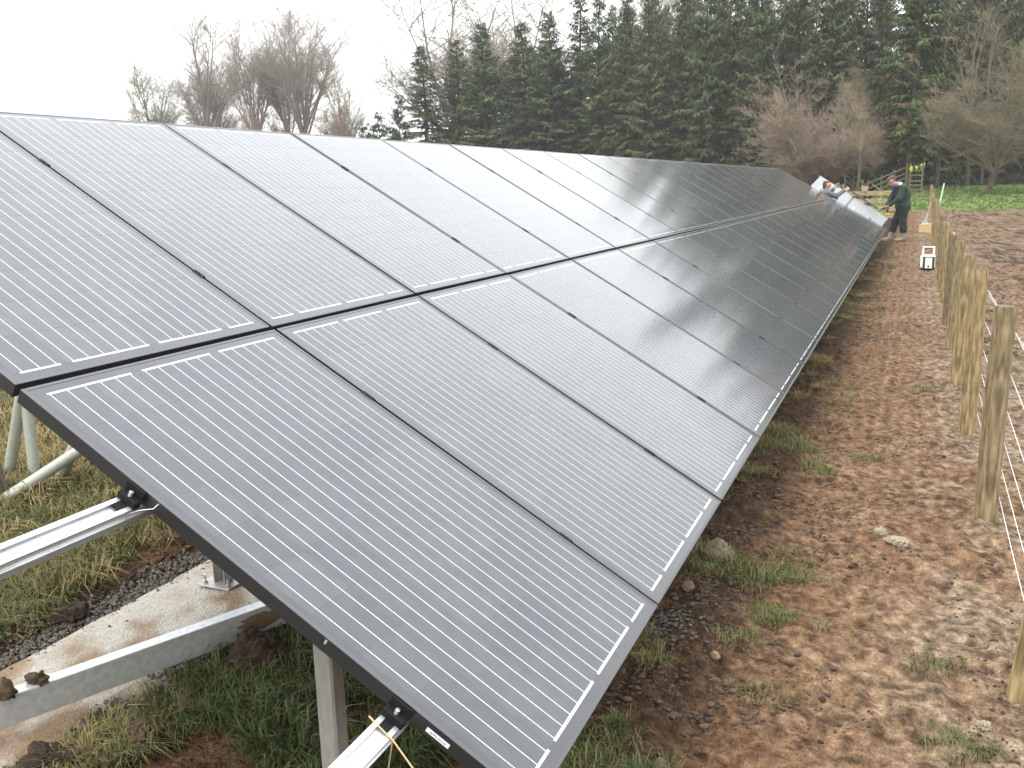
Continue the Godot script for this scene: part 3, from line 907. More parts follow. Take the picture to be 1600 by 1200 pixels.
	# galvanised beam lying across the strip, with earth on it
	var a := Vector3(-0.62, 0.10, 0.12); var b := Vector3(0.12, 0.105, -1.55)
	var d := (b - a).normalized(); var sd := d.cross(Vector3.UP).normalized(); var up := sd.cross(d)
	var bb := Basis(d, up, d.cross(up))
	var l := a.distance_to(b)
	var o := thing("steel_beam", "galvanised steel channel lying across the muddy concrete strip", "beam", (a + b) * 0.5)
	o.basis = bb
	var w := Geo.new(); w.bevel(Vector3(0, 0, 0), Vector3(l, 0.096, 0.004), 0.001); part("web", w.mesh(M.galv), o)
	for t in [-1.0, 1.0]:
		w = Geo.new(); w.bevel(Vector3(0, t * 0.048, -0.026), Vector3(l, 0.004, 0.054), 0.001); w.bevel(Vector3(0, t * 0.041, -0.051), Vector3(l, 0.012, 0.003), 0.001)
		part("flange", w.mesh(M.galv_light), o)
	w = Geo.new(); w.col = Color(0.36, 0.24, 0.13)
	w.lump(Vector3(l * 0.5 - 0.62, 0.004, 0.0015), Vector3(0.10, 0.026, 0.003), nz, 0.9, 10, 20)
	part("mud_smear", w.mesh(M.grit), o)
	for e in [[0.335, Vector3(0.042, 0.028, 0.030), "brown clod of earth sitting on the near end of the beam"], [0.435, Vector3(0.036, 0.022, 0.024), "smaller clod of earth on the beam, the further of two"]]:
		var s := Geo.new(); s.col = Color(0.20, 0.125, 0.078)
		s.lump(Vector3.ZERO, e[1], nz, 1.2, 12, 16, Vector3(e[0] * 9, 0, 0))
		single("clod", s.mesh(M.grit), e[2], "clod", a + d * e[0] + up * (0.05 + e[1].y * 0.55) - bb.z * 0.02)
	# tubes of an old steel frame standing in the grass behind the array
	var f := thing("tube_frame", "grey green steel tube frame standing in the dry grass at left", "frame", Vector3(-2.8, 0, -2.1))
	for e in [[Vector3(-3.10, -0.05, -2.2), Vector3(-2.86, 0.66, -2.24)], [Vector3(-2.85, -0.05, -2.2), Vector3(-2.93, 0.74, -2.28)], [Vector3(-2.66, -0.02, -1.78), Vector3(-2.33, 0.30, -2.32)], [Vector3(-2.68, -0.05, -2.2), Vector3(-2.40, 0.34, -2.20)]]:
		var t := Geo.new(); t.tube([e[0], (e[0] + e[1]) * 0.5, e[1]], [0.034, 0.034, 0.034], 14)
		part("tube", t.mesh(M.tube), f, -f.position)
	var p := Geo.new(); p.bevel(Vector3.ZERO, Vector3(0.085, 0.9, 0.05), 0.006)
	single("timber_stake", p.mesh(M.wood_grey), "weathered grey timber stake leaning at the left edge", "stake", Vector3(-2.79, 0.40, -1.86), Basis(Vector3.BACK, 0.22))

# ------------------------------------------------------------------ fence along the path
func build_fence() -> void:
	rng.seed = 41
	for i in 28:
		var z := -1.6 - 1.70 * i + (0.0 if i < 5 else rng.randf_range(-0.12, 0.12))
		var x := 2.435 + (0.0 if i < 5 else 0.010 * (i - 4)) + rng.randf_range(-0.012, 0.012)
		var h := 1.04 + rng.randf_range(-0.05, 0.05)
		var r := 0.050 + rng.randf_range(-0.005, 0.005)
		if i == 1: h = 1.04; r = 0.052
		var which: int = [0, 1, 0, 0, 1, 2, 0, 1, 2, 0][i % 10]
		var label := "round wooden fence post, %s from the camera%s" % [ordinal(i), ["", ", with greyer sides", ", darker than its neighbours"][which]]
		if i == 0: label = "round wooden fence post cut off by the right edge"
		if i == 1: label = "tall mottled round fence post nearest in full view"
		var y := ground(x, z)
		var o := thing("fence_post", label, "fence post", Vector3(x, y, z), rng.randf() * TAU, "round posts of the new fence")
		o.rotation.x = rng.randf_range(-0.025, 0.025); o.rotation.z = rng.randf_range(-0.03, 0.03)
		if i == 0: o.rotation = Vector3(0.02, 0.0, -0.085)
		var g := Geo.new()
		var pts := []; var rad := []
		for k in 9:
			var f := k / 8.0
			pts.append(Vector3(0.004 * sin(f * 5.0 + i), -0.3 + f * (h + 0.294), 0.004 * cos(f * 4.0 + i))); rad.append(r * (1.05 - 0.07 * f) + 0.0015 * sin(f * 11.0 + i))
		pts.append(Vector3(0.004 * sin(5.0 + i), h, 0.004 * cos(4.0 + i))); rad.append(r * 0.98 - 0.005)
		g.tube(pts, rad, 18)
		part("shaft", g.mesh([M.post_wood, M.post_wood2, M.post_wood3][which]), o)
		g = Geo.new()
		g.tube([Vector3(pts[9].x, h + 0.0005, pts[9].z), Vector3(pts[9].x, h + 0.003, pts[9].z)], [rad[9] - 0.002, rad[9] - 0.004], 18)
		part("cut_end", g.mesh(M.end_grain), o)
		var st := Geo.new(); st.tube([Vector3(0.006, 0, 0.006), Vector3(0.012, 0, 0), Vector3(0.006, 0, -0.006)], [0.002, 0.002, 0.002], 5)
		if i < 6:
			var sm_ := st.mesh(M.steel)
			for hh in [0.10, 0.24, 0.38, 0.54, 0.72, 0.93]:
				part("staple", sm_, o, Basis(Vector3.UP, -o.rotation.y) * Vector3(r * 0.98, hh, 0), Basis(Vector3.UP, -o.rotation.y))
	var hs := [0.10, 0.24, 0.38, 0.54, 0.72, 0.93]
	var nm := ["lowest wire strand of the post fence, just above the mud", "second wire strand from the ground on the post fence", "third wire strand from the ground on the post fence", "fourth wire strand from the ground on the post fence", "fifth wire strand, one below the top of the fence", "topmost twisted wire strand of the post fence"]
	for k in 6:
		var g := Geo.new()
		var pts := []; var rad := []
		for i in range(-3, 54):
			var z := -1.6 - 0.85 * i
			var sag := 0.0 if i % 2 == 0 else 0.012 + 0.006 * sin(i * 1.7 + k)
			var x := 2.490 + maxf(0.0, 0.010 * (i * 0.5 - 4))
			pts.append(Vector3(x + (0.0 if i % 2 == 0 else 0.004 * sin(i + k)), ground(2.44, z) * 0.5 + hs[k] - sag, z)); rad.append(0.0019)
		g.tube(pts, rad, 5)
		if k == 5:
			var p2 := []; var r2 := []
			for i in 760:
				var z := 0.95 - i * 0.03
				var q := (-1.6 - z) / 0.85
				var sg := 0.012 * absf(sin(q * PI * 0.5))
				p2.append(Vector3(2.490 + maxf(0.0, 0.010 * (q * 0.5 - 4)) + 0.0035 * cos(i * 1.3), ground(2.44, z) * 0.5 + hs[k] - sg + 0.0035 * sin(i * 1.3), z)); r2.append(0.0014)
			g.tube(p2, r2, 4)
		single("fence_wire", g.mesh(M.wire), nm[k], "wire", Vector3.ZERO, Basis(), "wire strands of the post fence")

func build_site_things() -> void:
	# white and black site radio
	var at := Vector3(2.30, ground(2.30, -17.5), -17.5)
	var o := thing("site_radio", "white and black site radio with tall carrying handle on the mud", "radio", at, -0.16)
	var g := Geo.new(); g.bevel(Vector3(0, 0.155, 0), Vector3(0.25, 0.25, 0.19), 0.02); part("body", g.mesh(M.white_plastic), o)
	g = Geo.new(); g.bevel(Vector3(0.03, 0.135, 0.098), Vector3(0.20, 0.24, 0.016), 0.006); part("front_panel", g.mesh(M.black), o)
	g = Geo.new(); g.bevel(Vector3(0.03, 0.135, 0.108), Vector3(0.125, 0.20, 0.008), 0.003); var sc := part("white_plate", g.mesh(M.white_plastic), o)
	g = Geo.new(); g.tube([Vector3(0.03, 0.075, 0.112), Vector3(0.03, 0.075, 0.125)], [0.017, 0.015], 14); part("knob", g.mesh(M.black), sc)
	g = Geo.new(); g.tube([Vector3(-0.122, 0.10, 0.03), Vector3(-0.145, 0.10, 0.03)], [0.05, 0.045], 16); part("speaker", g.mesh(M.black), o)
	for s in [-1.0, 1.0]:
		g = Geo.new(); g.bevel(Vector3(s * 0.095, 0.335, 0), Vector3(0.034, 0.16, 0.034), 0.008); part("handle_upright", g.mesh(M.white_plastic), o)
		g = Geo.new(); g.bevel(Vector3(s * 0.10, 0.02, 0), Vector3(0.04, 0.035, 0.20), 0.006); part("foot", g.mesh(M.black), o)
	g = Geo.new(); g.bevel(Vector3(0, 0.425, 0), Vector3(0.224, 0.03, 0.036), 0.008); part("handle_bar", g.mesh(M.white_plastic), o)
	g = Geo.new(); g.bevel(Vector3(0, 0.403, 0), Vector3(0.13, 0.014, 0.04), 0.005); part("grip", g.mesh(M.black), o)
	# open cardboard box
	at = Vector3(2.36, ground(2.36, -30.1), -30.1)
	o = thing("cardboard_box", "open brown cardboard box on the ground by the posts", "box", at, -0.2)
	g = Geo.new(); g.bevel(Vector3(0, 0.006, 0), Vector3(0.36, 0.008, 0.28), 0.002)
	for s in [-1.0, 1.0]:
		g.bevel(Vector3(s * 0.178, 0.12, 0), Vector3(0.006, 0.24, 0.28), 0.002); g.bevel(Vector3(0, 0.12, s * 0.138), Vector3(0.35, 0.24, 0.006), 0.002)
	part("carton", g.mesh(M.card), o)
	g = Geo.new(); g.bevel(Vector3.ZERO, Vector3(0.20, 0.005, 0.27), 0.0015); var flm := g.mesh(M.card_light)
	part("flap", flm, o, Vector3(-0.26, 0.18, 0), Basis(Vector3.BACK, 0.75)); part("flap", flm, o, Vector3(0.22, 0.20, 0), Basis(Vector3.BACK, -1.1))
	g = Geo.new(); g.bevel(Vector3(0, 0.255, -0.14), Vector3(0.34, 0.012, 0.14), 0.002); part("white_lining", g.mesh(M.white_plastic), o)
	# spade leaning on the posts
	o = thing("spade", "pale handled spade leaning on the fence behind the box", "spade", Vector3(2.40, ground(2.40, -30.6), -30.6))
	g = Geo.new(); g.tube([Vector3(-0.06, 0.30, 0.08), Vector3(0.0, 0.55, 0.04), Vector3(0.05, 0.62, 0.02)], [0.018, 0.018, 0.02], 10); part("socket", g.mesh(M.galv), o)
	g = Geo.new(); g.tube([Vector3(0.0, 0.55, 0.04), Vector3(0.045, 0.74, 0.01), Vector3(0.07, 0.86, 0.0), Vector3(0.08, 0.93, 0.0)], [0.022, 0.034, 0.044, 0.026], 12); part("handle", g.mesh(M.pale_wood), o)
	g = Geo.new(); g.bevel(Vector3(-0.09, 0.14, 0.10), Vector3(0.19, 0.34, 0.012), 0.004, Basis(Vector3.BACK, -0.2)); part("blade", g.mesh(M.galv), o)
	g = Geo.new(); g.tube([Vector3(2.58, ground(2.6, -30.4), -30.35), Vector3(2.69, 0.75, -30.45), Vector3(2.80, 1.50, -30.55)], [0.024, 0.024, 0.024], 12)
	single("plastic_pole", g.mesh(M.pale_green), "pale green plastic pole leaning above the fence posts", "pole")
	# low fence of wide boards at the end of the path
	o = thing("board_fence", "low fence of wide yellowish boards behind the bending worker", "fence", Vector3(0.45, ground(0.45, -36.0), -36.0), -0.12)
	var gy := o.position.y
	for y in [1.16, 0.885, 0.61, 0.33]:
		g = Geo.new(); g.bevel(Vector3(0, y - gy, 0), Vector3(2.1, 0.165, 0.13), 0.008); part("board", g.mesh(M.board), o)
	for x in [-1.0, 0.0, 1.0]:
		g = Geo.new(); g.bevel(Vector3(x, 0.56, -0.12), Vector3(0.10, 1.25, 0.10), 0.008); part("post", g.mesh(M.wood_grey), o)
	g = Geo.new(); g.tube([Vector3(0, 0, 0), Vector3(0, 0.20, 0), Vector3(0, 0.205, 0)], [0.095, 0.125, 0.13], 16, true)
	var bk := single("bucket", g.mesh(M.terracotta), "small tan bucket standing on the top board of the low fence", "bucket", Vector3(0.22, 1.245, -35.98))
	# pens of rough rails at the foot of the wood
	var pens := [["rail_pen", "rough rail pen slanting towards the trees, left of the pole", Vector3(-2.15, 0, -60.5), Vector3(-0.80, 0, -54.5), 5, 1.62, 3],
		["rail_pen", "long rough rail pen behind the bending worker's head", Vector3(-0.62, 0, -57.0), Vector3(1.42, 0, -60.0), 5, 1.60, 4],
		["rail_gate", "short rail gate hung with yellow safety vests", Vector3(1.62, 0, -58.6), Vector3(2.28, 0, -58.4), 6, 1.66, 2]]
	for e in pens:
		var a: Vector3 = e[2]; var b: Vector3 = e[3]
		a.y = ground(a.x, a.z); b.y = ground(b.x, b.z)
		o = thing(e[0], e[1], "fence" if e[0] == "rail_pen" else "gate", a)
		var l := a.distance_to(b); var d := (b - a).normalized()
		var bas := Basis(d, Vector3.UP, d.cross(Vector3.UP)).orthonormalized()
		for k in e[4]:
			g = Geo.new()
			var y: float = e[5] * (k + 0.75) / e[4]
			g.bevel(bas * Vector3(l * 0.5, y + 0.03 * sin(k * 2.1 + l), 0.05), Vector3(l + 0.1, 0.085, 0.04), 0.005, bas * Basis(Vector3.BACK, 0.012 * sin(k * 3.3)))
			part("rail", g.mesh(M.rail_wood), o)
		for k in e[6]:
			g = Geo.new()
			g.tube([d * l * k / (e[6] - 1.0) + Vector3(0, -0.2, 0), d * l * k / (e[6] - 1.0) + Vector3(0, e[5] + 0.12, 0)], [0.065, 0.06], 8)
			part("post", g.mesh(M.rail_wood), o)
	rng.seed = 5
	for k in 3:
		var v := Geo.new()
		var p := Vector3([1.66, 1.93, 2.27][k], 0, -58.45)
		p.y = ground(p.x, p.z) + [1.42, 1.50, 1.58][k]
		v.lump(Vector3.ZERO, Vector3([0.085, 0.09, 0.12][k], [0.15, 0.10, 0.17][k], 0.07), nz, 1.6, 10, 14, Vector3(k, 2, 3))
		single("safety_vest", v.mesh(M.vest), ["yellow safety vest at the left end of the rail gate", "yellow safety vest in the middle of the rail gate", "yellow safety vest on the right gate post, topmost of three"][k], "vest", p)
	# blue grey metal hurdle
	o = thing("metal_hurdle", "blue grey metal hurdle standing left of the rail pens", "hurdle", Vector3(-1.55, ground(-1.55, -47.0), -47.0), 0.5)
	for x in [-0.32, -0.11, 0.10, 0.31]:
		g = Geo.new(); g.tube([Vector3(x, 0, 0), Vector3(x, 1.12, 0)], [0.022, 0.022], 8); part("upright", g.mesh(M.blue_steel), o)
	for y in [0.12, 0.34, 0.56, 0.78, 1.0, 1.12]:
		g = Geo.new(); g.tube([Vector3(-0.32, y, 0.0), Vector3(0.31, y, 0.0)], [0.016, 0.016], 8); part("bar", g.mesh(M.blue_steel), o)
	for e in [[Vector3(-1.22, 0, -46.5), 1.2, "slim grey stake beside the metal hurdle"], [Vector3(-0.95, 0, -47.0), 0.9, "short brown stake right of the metal hurdle"]]:
		g = Geo.new(); g.bevel(Vector3(0, e[1] * 0.5, 0), Vector3(0.08, e[1], 0.08), 0.008)
		single("stake", g.mesh(M.rail_wood), e[2], "stake", Vector3(e[0].x, ground(e[0].x, e[0].z), e[0].z), Basis(Vector3.BACK, 0.05))
	g = Geo.new(); g.tube([Vector3.ZERO, Vector3(0.5, 0.42, 0), Vector3(1.0, 0.80, 0.1)], [0.03, 0.03, 0.03], 8)
	single("fallen_rail", g.mesh(M.rail_wood), "pale rail leaning aslant before the long rail pen", "rail", Vector3(0.78, ground(0.8, -52.0) + 0.15, -52.0), Basis(Vector3.UP, PI))
	# dry reeds
	for e in [[Vector2(-1.9, -42.0), "clump of dry straw reeds left of the man in grey"], [Vector2(-1.25, -41.5), "thin clump of dry reeds above the man in grey"]]:
		rng.seed = int(e[0].x * 100.0) + 900
		var r := Geo.new()
		for i in 130:
			var b := Vector3(rng.randfn() * 0.16, 0, rng.randfn() * 0.12); var hgt := rng.randf_range(0.5, 1.45)
			var t := rng.randf_range(0.8, 1.3)
			r.col = Color(0.33 * t, 0.24 * t, 0.125 * t)
			twig(r, b, b * 1.5 + Vector3(rng.randfn() * 0.12, hgt, rng.randfn() * 0.1), 0.016)
		single("reed_clump", r.mesh(M.plain_v), e[1], "reeds", Vector3(e[0].x, ground(e[0].x, e[0].y), e[0].y))

# ------------------------------------------------------------------ the wood
func build_trees() -> void:
	rng.seed = 71
	var green := Color(0.150, 0.185, 0.078); var deep := Color(0.078, 0.102, 0.048); var dead := Color(0.165, 0.125, 0.078)
	var protos := []
	var kinds := [[15.6, 2.9, 0.8, 0.35, 1.15], [16.4, 2.5, 1.0, 0.45, 1.2], [14.6, 3.2, 0.6, 0.40, 1.1], [16.0, 2.7, 1.4, 0.30, 0.8], [13.2, 2.7, 0.6, 0.42, 1.15]]
	for k in kinds.size():
		var c: Array = kinds[k]
		var tip := green.lerp(Color(0.160, 0.165, 0.065), 0.25 * k)
		protos.append(conifer(c[0], c[1], c[2], c[3], c[4], tip, deep.lerp(Color(0.085, 0.085, 0.042), 0.25 * (k % 3)), dead))
	var meshes := []
	for p in protos: meshes.append([p[0].mesh(M.bark), p[1].mesh(M.needles)])
	var plant := func(k: int, at: Vector2, s: Vector3, label: String, group: String) -> void:
		var o := thing("conifer", label, "tree", Vector3(at.x, ground(at.x, at.y), at.y), rng.randf() * TAU, group)
		part("trunk", meshes[k][0], o); part("crown", meshes[k][1], o)
		o.scale = s
	# the front rank, from the left end of the wood to the rail pens: [x, z, height factor, girth factor, kind]
	var front := [[-40.6, -76.0, 0.83, 1.35, 1], [-37.4, -77.0, 0.87, 1.4, 3], [-34.2, -75.5, 0.95, 1.35, 0], [-31.0, -77.0, 0.91, 1.4, 1], [-27.6, -75.0, 0.97, 1.35, 0], [-24.7, -75.5, 1.0, 1.3, 1], [-22.6, -74.0, 1.04, 1.0, 0], [-20.0, -73.5, 1.0, 1.0, 1], [-17.8, -71.0, 1.02, 1.05, 3], [-15.2, -72.5, 1.08, 0.95, 1],
		[-13.0, -70.0, 1.10, 1.0, 0], [-10.8, -71.0, 1.12, 1.0, 2], [-8.7, -68.5, 1.10, 1.05, 0], [-6.4, -69.5, 1.16, 1.05, 2], [-4.2, -67.5, 1.08, 1.1, 1], [-2.2, -71.0, 1.15, 1.0, 2]]
	var words := ["leftmost spruce of the wood, slim with gaps between its branches", "thin brownish spruce second from the left end of the wood", "tall pointed dark spruce standing above its left neighbours", "slender spruce between two tall pointed ones on the left", "pointed spruce clear against the sky left of the dense stand", "narrow dark spruce where the dense stand begins", "tall dark spruce with the highest top left of centre", "full green spruce right of the highest dark top", "yellowish spruce with bare trunk showing through thin branches", "dark spruce just right of the yellowish one", "broad mid green spruce at the centre of the stand", "tall green spruce right of the centre of the stand", "spreading green spruce left of the bare hawthorn", "tall dark spruce rising behind the bare hawthorn's left side", "low swept spruce touching the hawthorn bush", "dark green spruce rising behind the bare hawthorn's top"]
	for i in front.size():
		var f: Array = front[i]
		plant.call(f[4], Vector2(f[0], f[1]), Vector3(f[3], f[2], f[3]), words[i], "front rank of the spruce wood")
	# ranks behind fill the wood
	for r in 3:
		var x := -41.0 + 1.3 * r
		while x < 34.0:
			var z := -82.0 - 6.0 * r + rng.randf_range(-1.8, 1.8) + 0.16 * minf(0.0, -x - 8.0) * 0.0
			if x > -8.0: z += 6.0
			var thin := x > 6.0 and r < 2 and rng.randf() < 0.4
			if not thin:
				var h := rng.randf_range(0.95, 1.22) * (0.80 if x < -26.0 else 1.0) * (1.0 + 0.006 * maxf(0.0, x + 15.0))
				plant.call(rng.randi() % 5, Vector2(x, z), Vector3(rng.randf_range(0.9, 1.15), h, rng.randf_range(0.9, 1.15)), "dark spruce crowded behind the front rank of the wood", "spruces crowded deep in the wood")
			x += rng.randf_range(1.8, 3.1)
	# trees on to the right of the picture, that the panels mirror
	for i in 12:
		plant.call(i % 5, Vector2(13.5 + 3.4 * i, -62.0 + 1.2 * i + rng.randf_range(-2, 2)), Vector3(1.1, rng.randf_range(0.55, 0.85), 1.1), "dark spruce at the right hand end of the wood", "spruces beyond the right edge")
	# the big old spruce with a bare stem
	rng.seed = 72
	var big := conifer(19.5, 3.5, 2.6, 0.50, 1.0, Color(0.170, 0.205, 0.068), Color(0.075, 0.105, 0.042), Color(0.15, 0.115, 0.065))
	tree("big_spruce", "big light green spruce with drooping boughs right of the hawthorn", "tree", big, M.bark_pale, M.needles, Vector3(1.5, ground(1.5, -63.0), -63.0), 0.6)
	# bare hawthorns, round and twiggy
	rng.seed = 73
	var haw := bare_tree(9.2, 0.10, 3.0, [26, 20, 12, 4], 0.15, 0.0085, Vector3.ZERO, 0.03, 4.0)
	tree("hawthorn", "round reddish brown bare hawthorn left of the big spruce", "tree", haw, M.bark, M.twig_red, Vector3(-3.6, ground(-3.6, -56.5) - 0.3, -56.5), 0.0)
	rng.seed = 74
	var haw2 := bare_tree(9.4, 0.20, 2.6, [17, 18, 11, 4], 0.19, 0.0085, Vector3(0.22, 0, 0), 0.03, 4.2)
	tree("hawthorn", "greenish brown bare thorn tree with leaning trunk at right", "tree", haw2, M.bark_pale, M.twig_olive, Vector3(5.6, ground(5.6, -57.0) - 0.2, -57.0), 0.4)
	# slim stems
	var stems := [[-0.95, -52.0, 5.2, 0.11, "pale bare stem standing before the rail pens like a pole"], [3.15, -64.0, 12.0, 0.20, "slender pale trunk right of the vests"], [5.1, -68.0, 11.0, 0.15, "thin grey trunk in the shade left of the thorn tree"], [6.2, -72.0, 11.0, 0.11, "thinnest pale trunk deep in the shade"]]
	for i in stems.size():
		rng.seed = 80 + i
		var s: Array = stems[i]
		var bt := bare_tree(s[2], 0.62, 0.7, [4, 6, 5, 2], s[3], 0.010)
		tree("slim_tree", s[4], "tree", bt, M.bark_pale, M.twig_olive, Vector3(s[0], ground(s[0], s[1]), s[1]), 0.0)
	# bare broadleaves: behind the wood at right, and the group at left
	rng.seed = 91
	var vase := []
	for k in 4:
		var b := bare_tree(20.0, [0.36, 0.32, 0.30, 0.34][k], [0.50, 0.58, 1.5, 0.8][k], [13, 19, 10, 4], 0.34, 0.010, Vector3.ZERO, [0.0, 0.0, 0.02, 0.0][k], [3.8, 4.2, 6.0, 4.4][k])
		vase.append([b[0].mesh(M.bark), b[1].mesh([M.twig_brown, M.twig_brown, M.twig_brown, M.twig_olive][k])])
	var put := func(k: int, at: Vector2, s: float, label: String, wid := 1.0) -> void:
		var o := thing("bare_tree", label, "tree", Vector3(at.x, ground(at.x, at.y), at.y), rng.randf() * TAU, "bare winter trees")
		part("trunk", vase[k][0], o); part("crown", vase[k][1], o)
		o.scale = Vector3(s * wid, s, s * wid)
	put.call(3, Vector2(-95.0, -98.5), 0.98, "leftmost bare tree, lower and paler than its neighbours", 0.95)
	put.call(0, Vector2(-87.0, -100.0), 1.20, "tall bare tree with a straight trunk, second from left", 1.0)
	put.call(1, Vector2(-78.8, -100.0), 1.20, "dense bare tree in the middle of the left group", 0.85)
	put.call(0, Vector2(-76.2, -103.0), 1.20, "bare tree with twin stems right of the middle of the group", 0.8)
	put.call(1, Vector2(-71.2, -100.0), 1.24, "bare tree with the highest crown in the left group", 1.0)
	put.call(3, Vector2(-65.0, -99.0), 0.84, "smaller bare tree at the right end of the left group", 0.75)
	put.call(3, Vector2(-91.0, -106.0), 0.92, "faint bare tree behind the left pair", 1.0)
	put.call(2, Vector2(-44.0, -88.0), 1.3, "wide spreading bare tree behind the leftmost spruces", 1.15)
	put.call(2, Vector2(-36.5, -90.0), 1.22, "bare tree with fine crown between two pointed spruces", 1.0)
	put.call(3, Vector2(-22.5, -92.0), 1.16, "bare crown showing above the dark stand, left one")
	put.call(3, Vector2(-15.0, -92.0), 1.22, "bare crown showing above the dark stand, right one")
	put.call(3, Vector2(7.0, -84.0), 1.0, "bare purplish tree behind the big spruce's right side", 1.1)
	put.call(1, Vector2(11.0, -80.0), 1.0, "bare tree filling the top right corner", 1.2)
	put.call(3, Vector2(-1.9, -63.5), 0.40, "small upright bare tree above the reddish hawthorn", 0.6)
	# dark evergreen shrubs at the left end of the wood, reddish brush under the bare trees
	rng.seed = 95
	var sh := conifer(6.4, 3.0, 0.2, 0.5, 1.0, Color(0.10, 0.13, 0.06), Color(0.035, 0.05, 0.025), Color(0.07, 0.06, 0.035))
	var so := tree("evergreen_shrub", "bushy dark evergreen at the foot of the leftmost spruce", "shrub", sh, M.bark, M.needles, Vector3(-46.5, ground(-46.5, -78.0), -78.0), 0.0)
	so.scale = Vector3(1.1, 1.25, 1.1)
	dup(so, Vector3(-43.4, ground(-43.4, -76.5), -76.5), 2.0, "tallest dark evergreen bush beside the leftmost spruce", "", Vector3(0.95, 1.45, 0.95))
	dup(so, Vector3(-49.5, ground(-49.5, -80.0), -80.0), 4.0, "lowest dark evergreen bush at the end of the wood", "", Vector3(1.0, 1.12, 1.0))
	rng.seed = 96
	var br := bare_tree(10.9, 0.3, 1.2, [9, 15, 10, 5], 0.14, 0.012)
	var b0 := tree("brushwood", "reddish bare brush left of the twin stemmed tree", "shrub", br, M.bark, M.twig_pink, Vector3(-77.0, ground(-77.0, -97.0), -97.0), 0.0)
	dup(b0, Vector3(-73.0, ground(-73.0, -98.0), -98.0), 1.0, "reddish bare brush under the twin stemmed tree", "", Vector3(1.0, 0.98, 1.0))
	dup(b0, Vector3(-64.0, ground(-64.0, -96.0), -96.0), 2.2, "reddish bare brush near the right end of the left group", "", Vector3(1.0, 0.95, 1.0))
	# shaded undergrowth at the foot of the wood
	rng.seed = 97
	var ug := Geo.new()
	for i in 60:
		var tone := rng.randf_range(0.7, 1.3)
		ug.col = Color(0.045 * tone, 0.050 * tone, 0.026 * tone)
		var p := Vector3(rng.randfn() * 0.35, 0, rng.randfn() * 0.35)
		twig(ug, p, p * 1.6 + Vector3(rng.randfn() * 0.3, rng.randf_range(0.15, 0.7), rng.randfn() * 0.5), 0.03)
	var xf := []; var cs := []
	for i in 900:
		var x := rng.randf_range(-52.0, 40.0)
		var z := -68.0 - rng.randf() * 24.0 - (6.0 if x < -8.0 else 4.0)
		xf.append(stand(x, z, rng.randf_range(0.6, 1.6)))
		var t := rng.randf_range(0.7, 1.3)
		cs.append(Color(t, t, t))
	scatter("undergrowth", ug.mesh(M.plain_v), xf, cs, "dark brambles and undergrowth at the foot of the wood", "undergrowth")

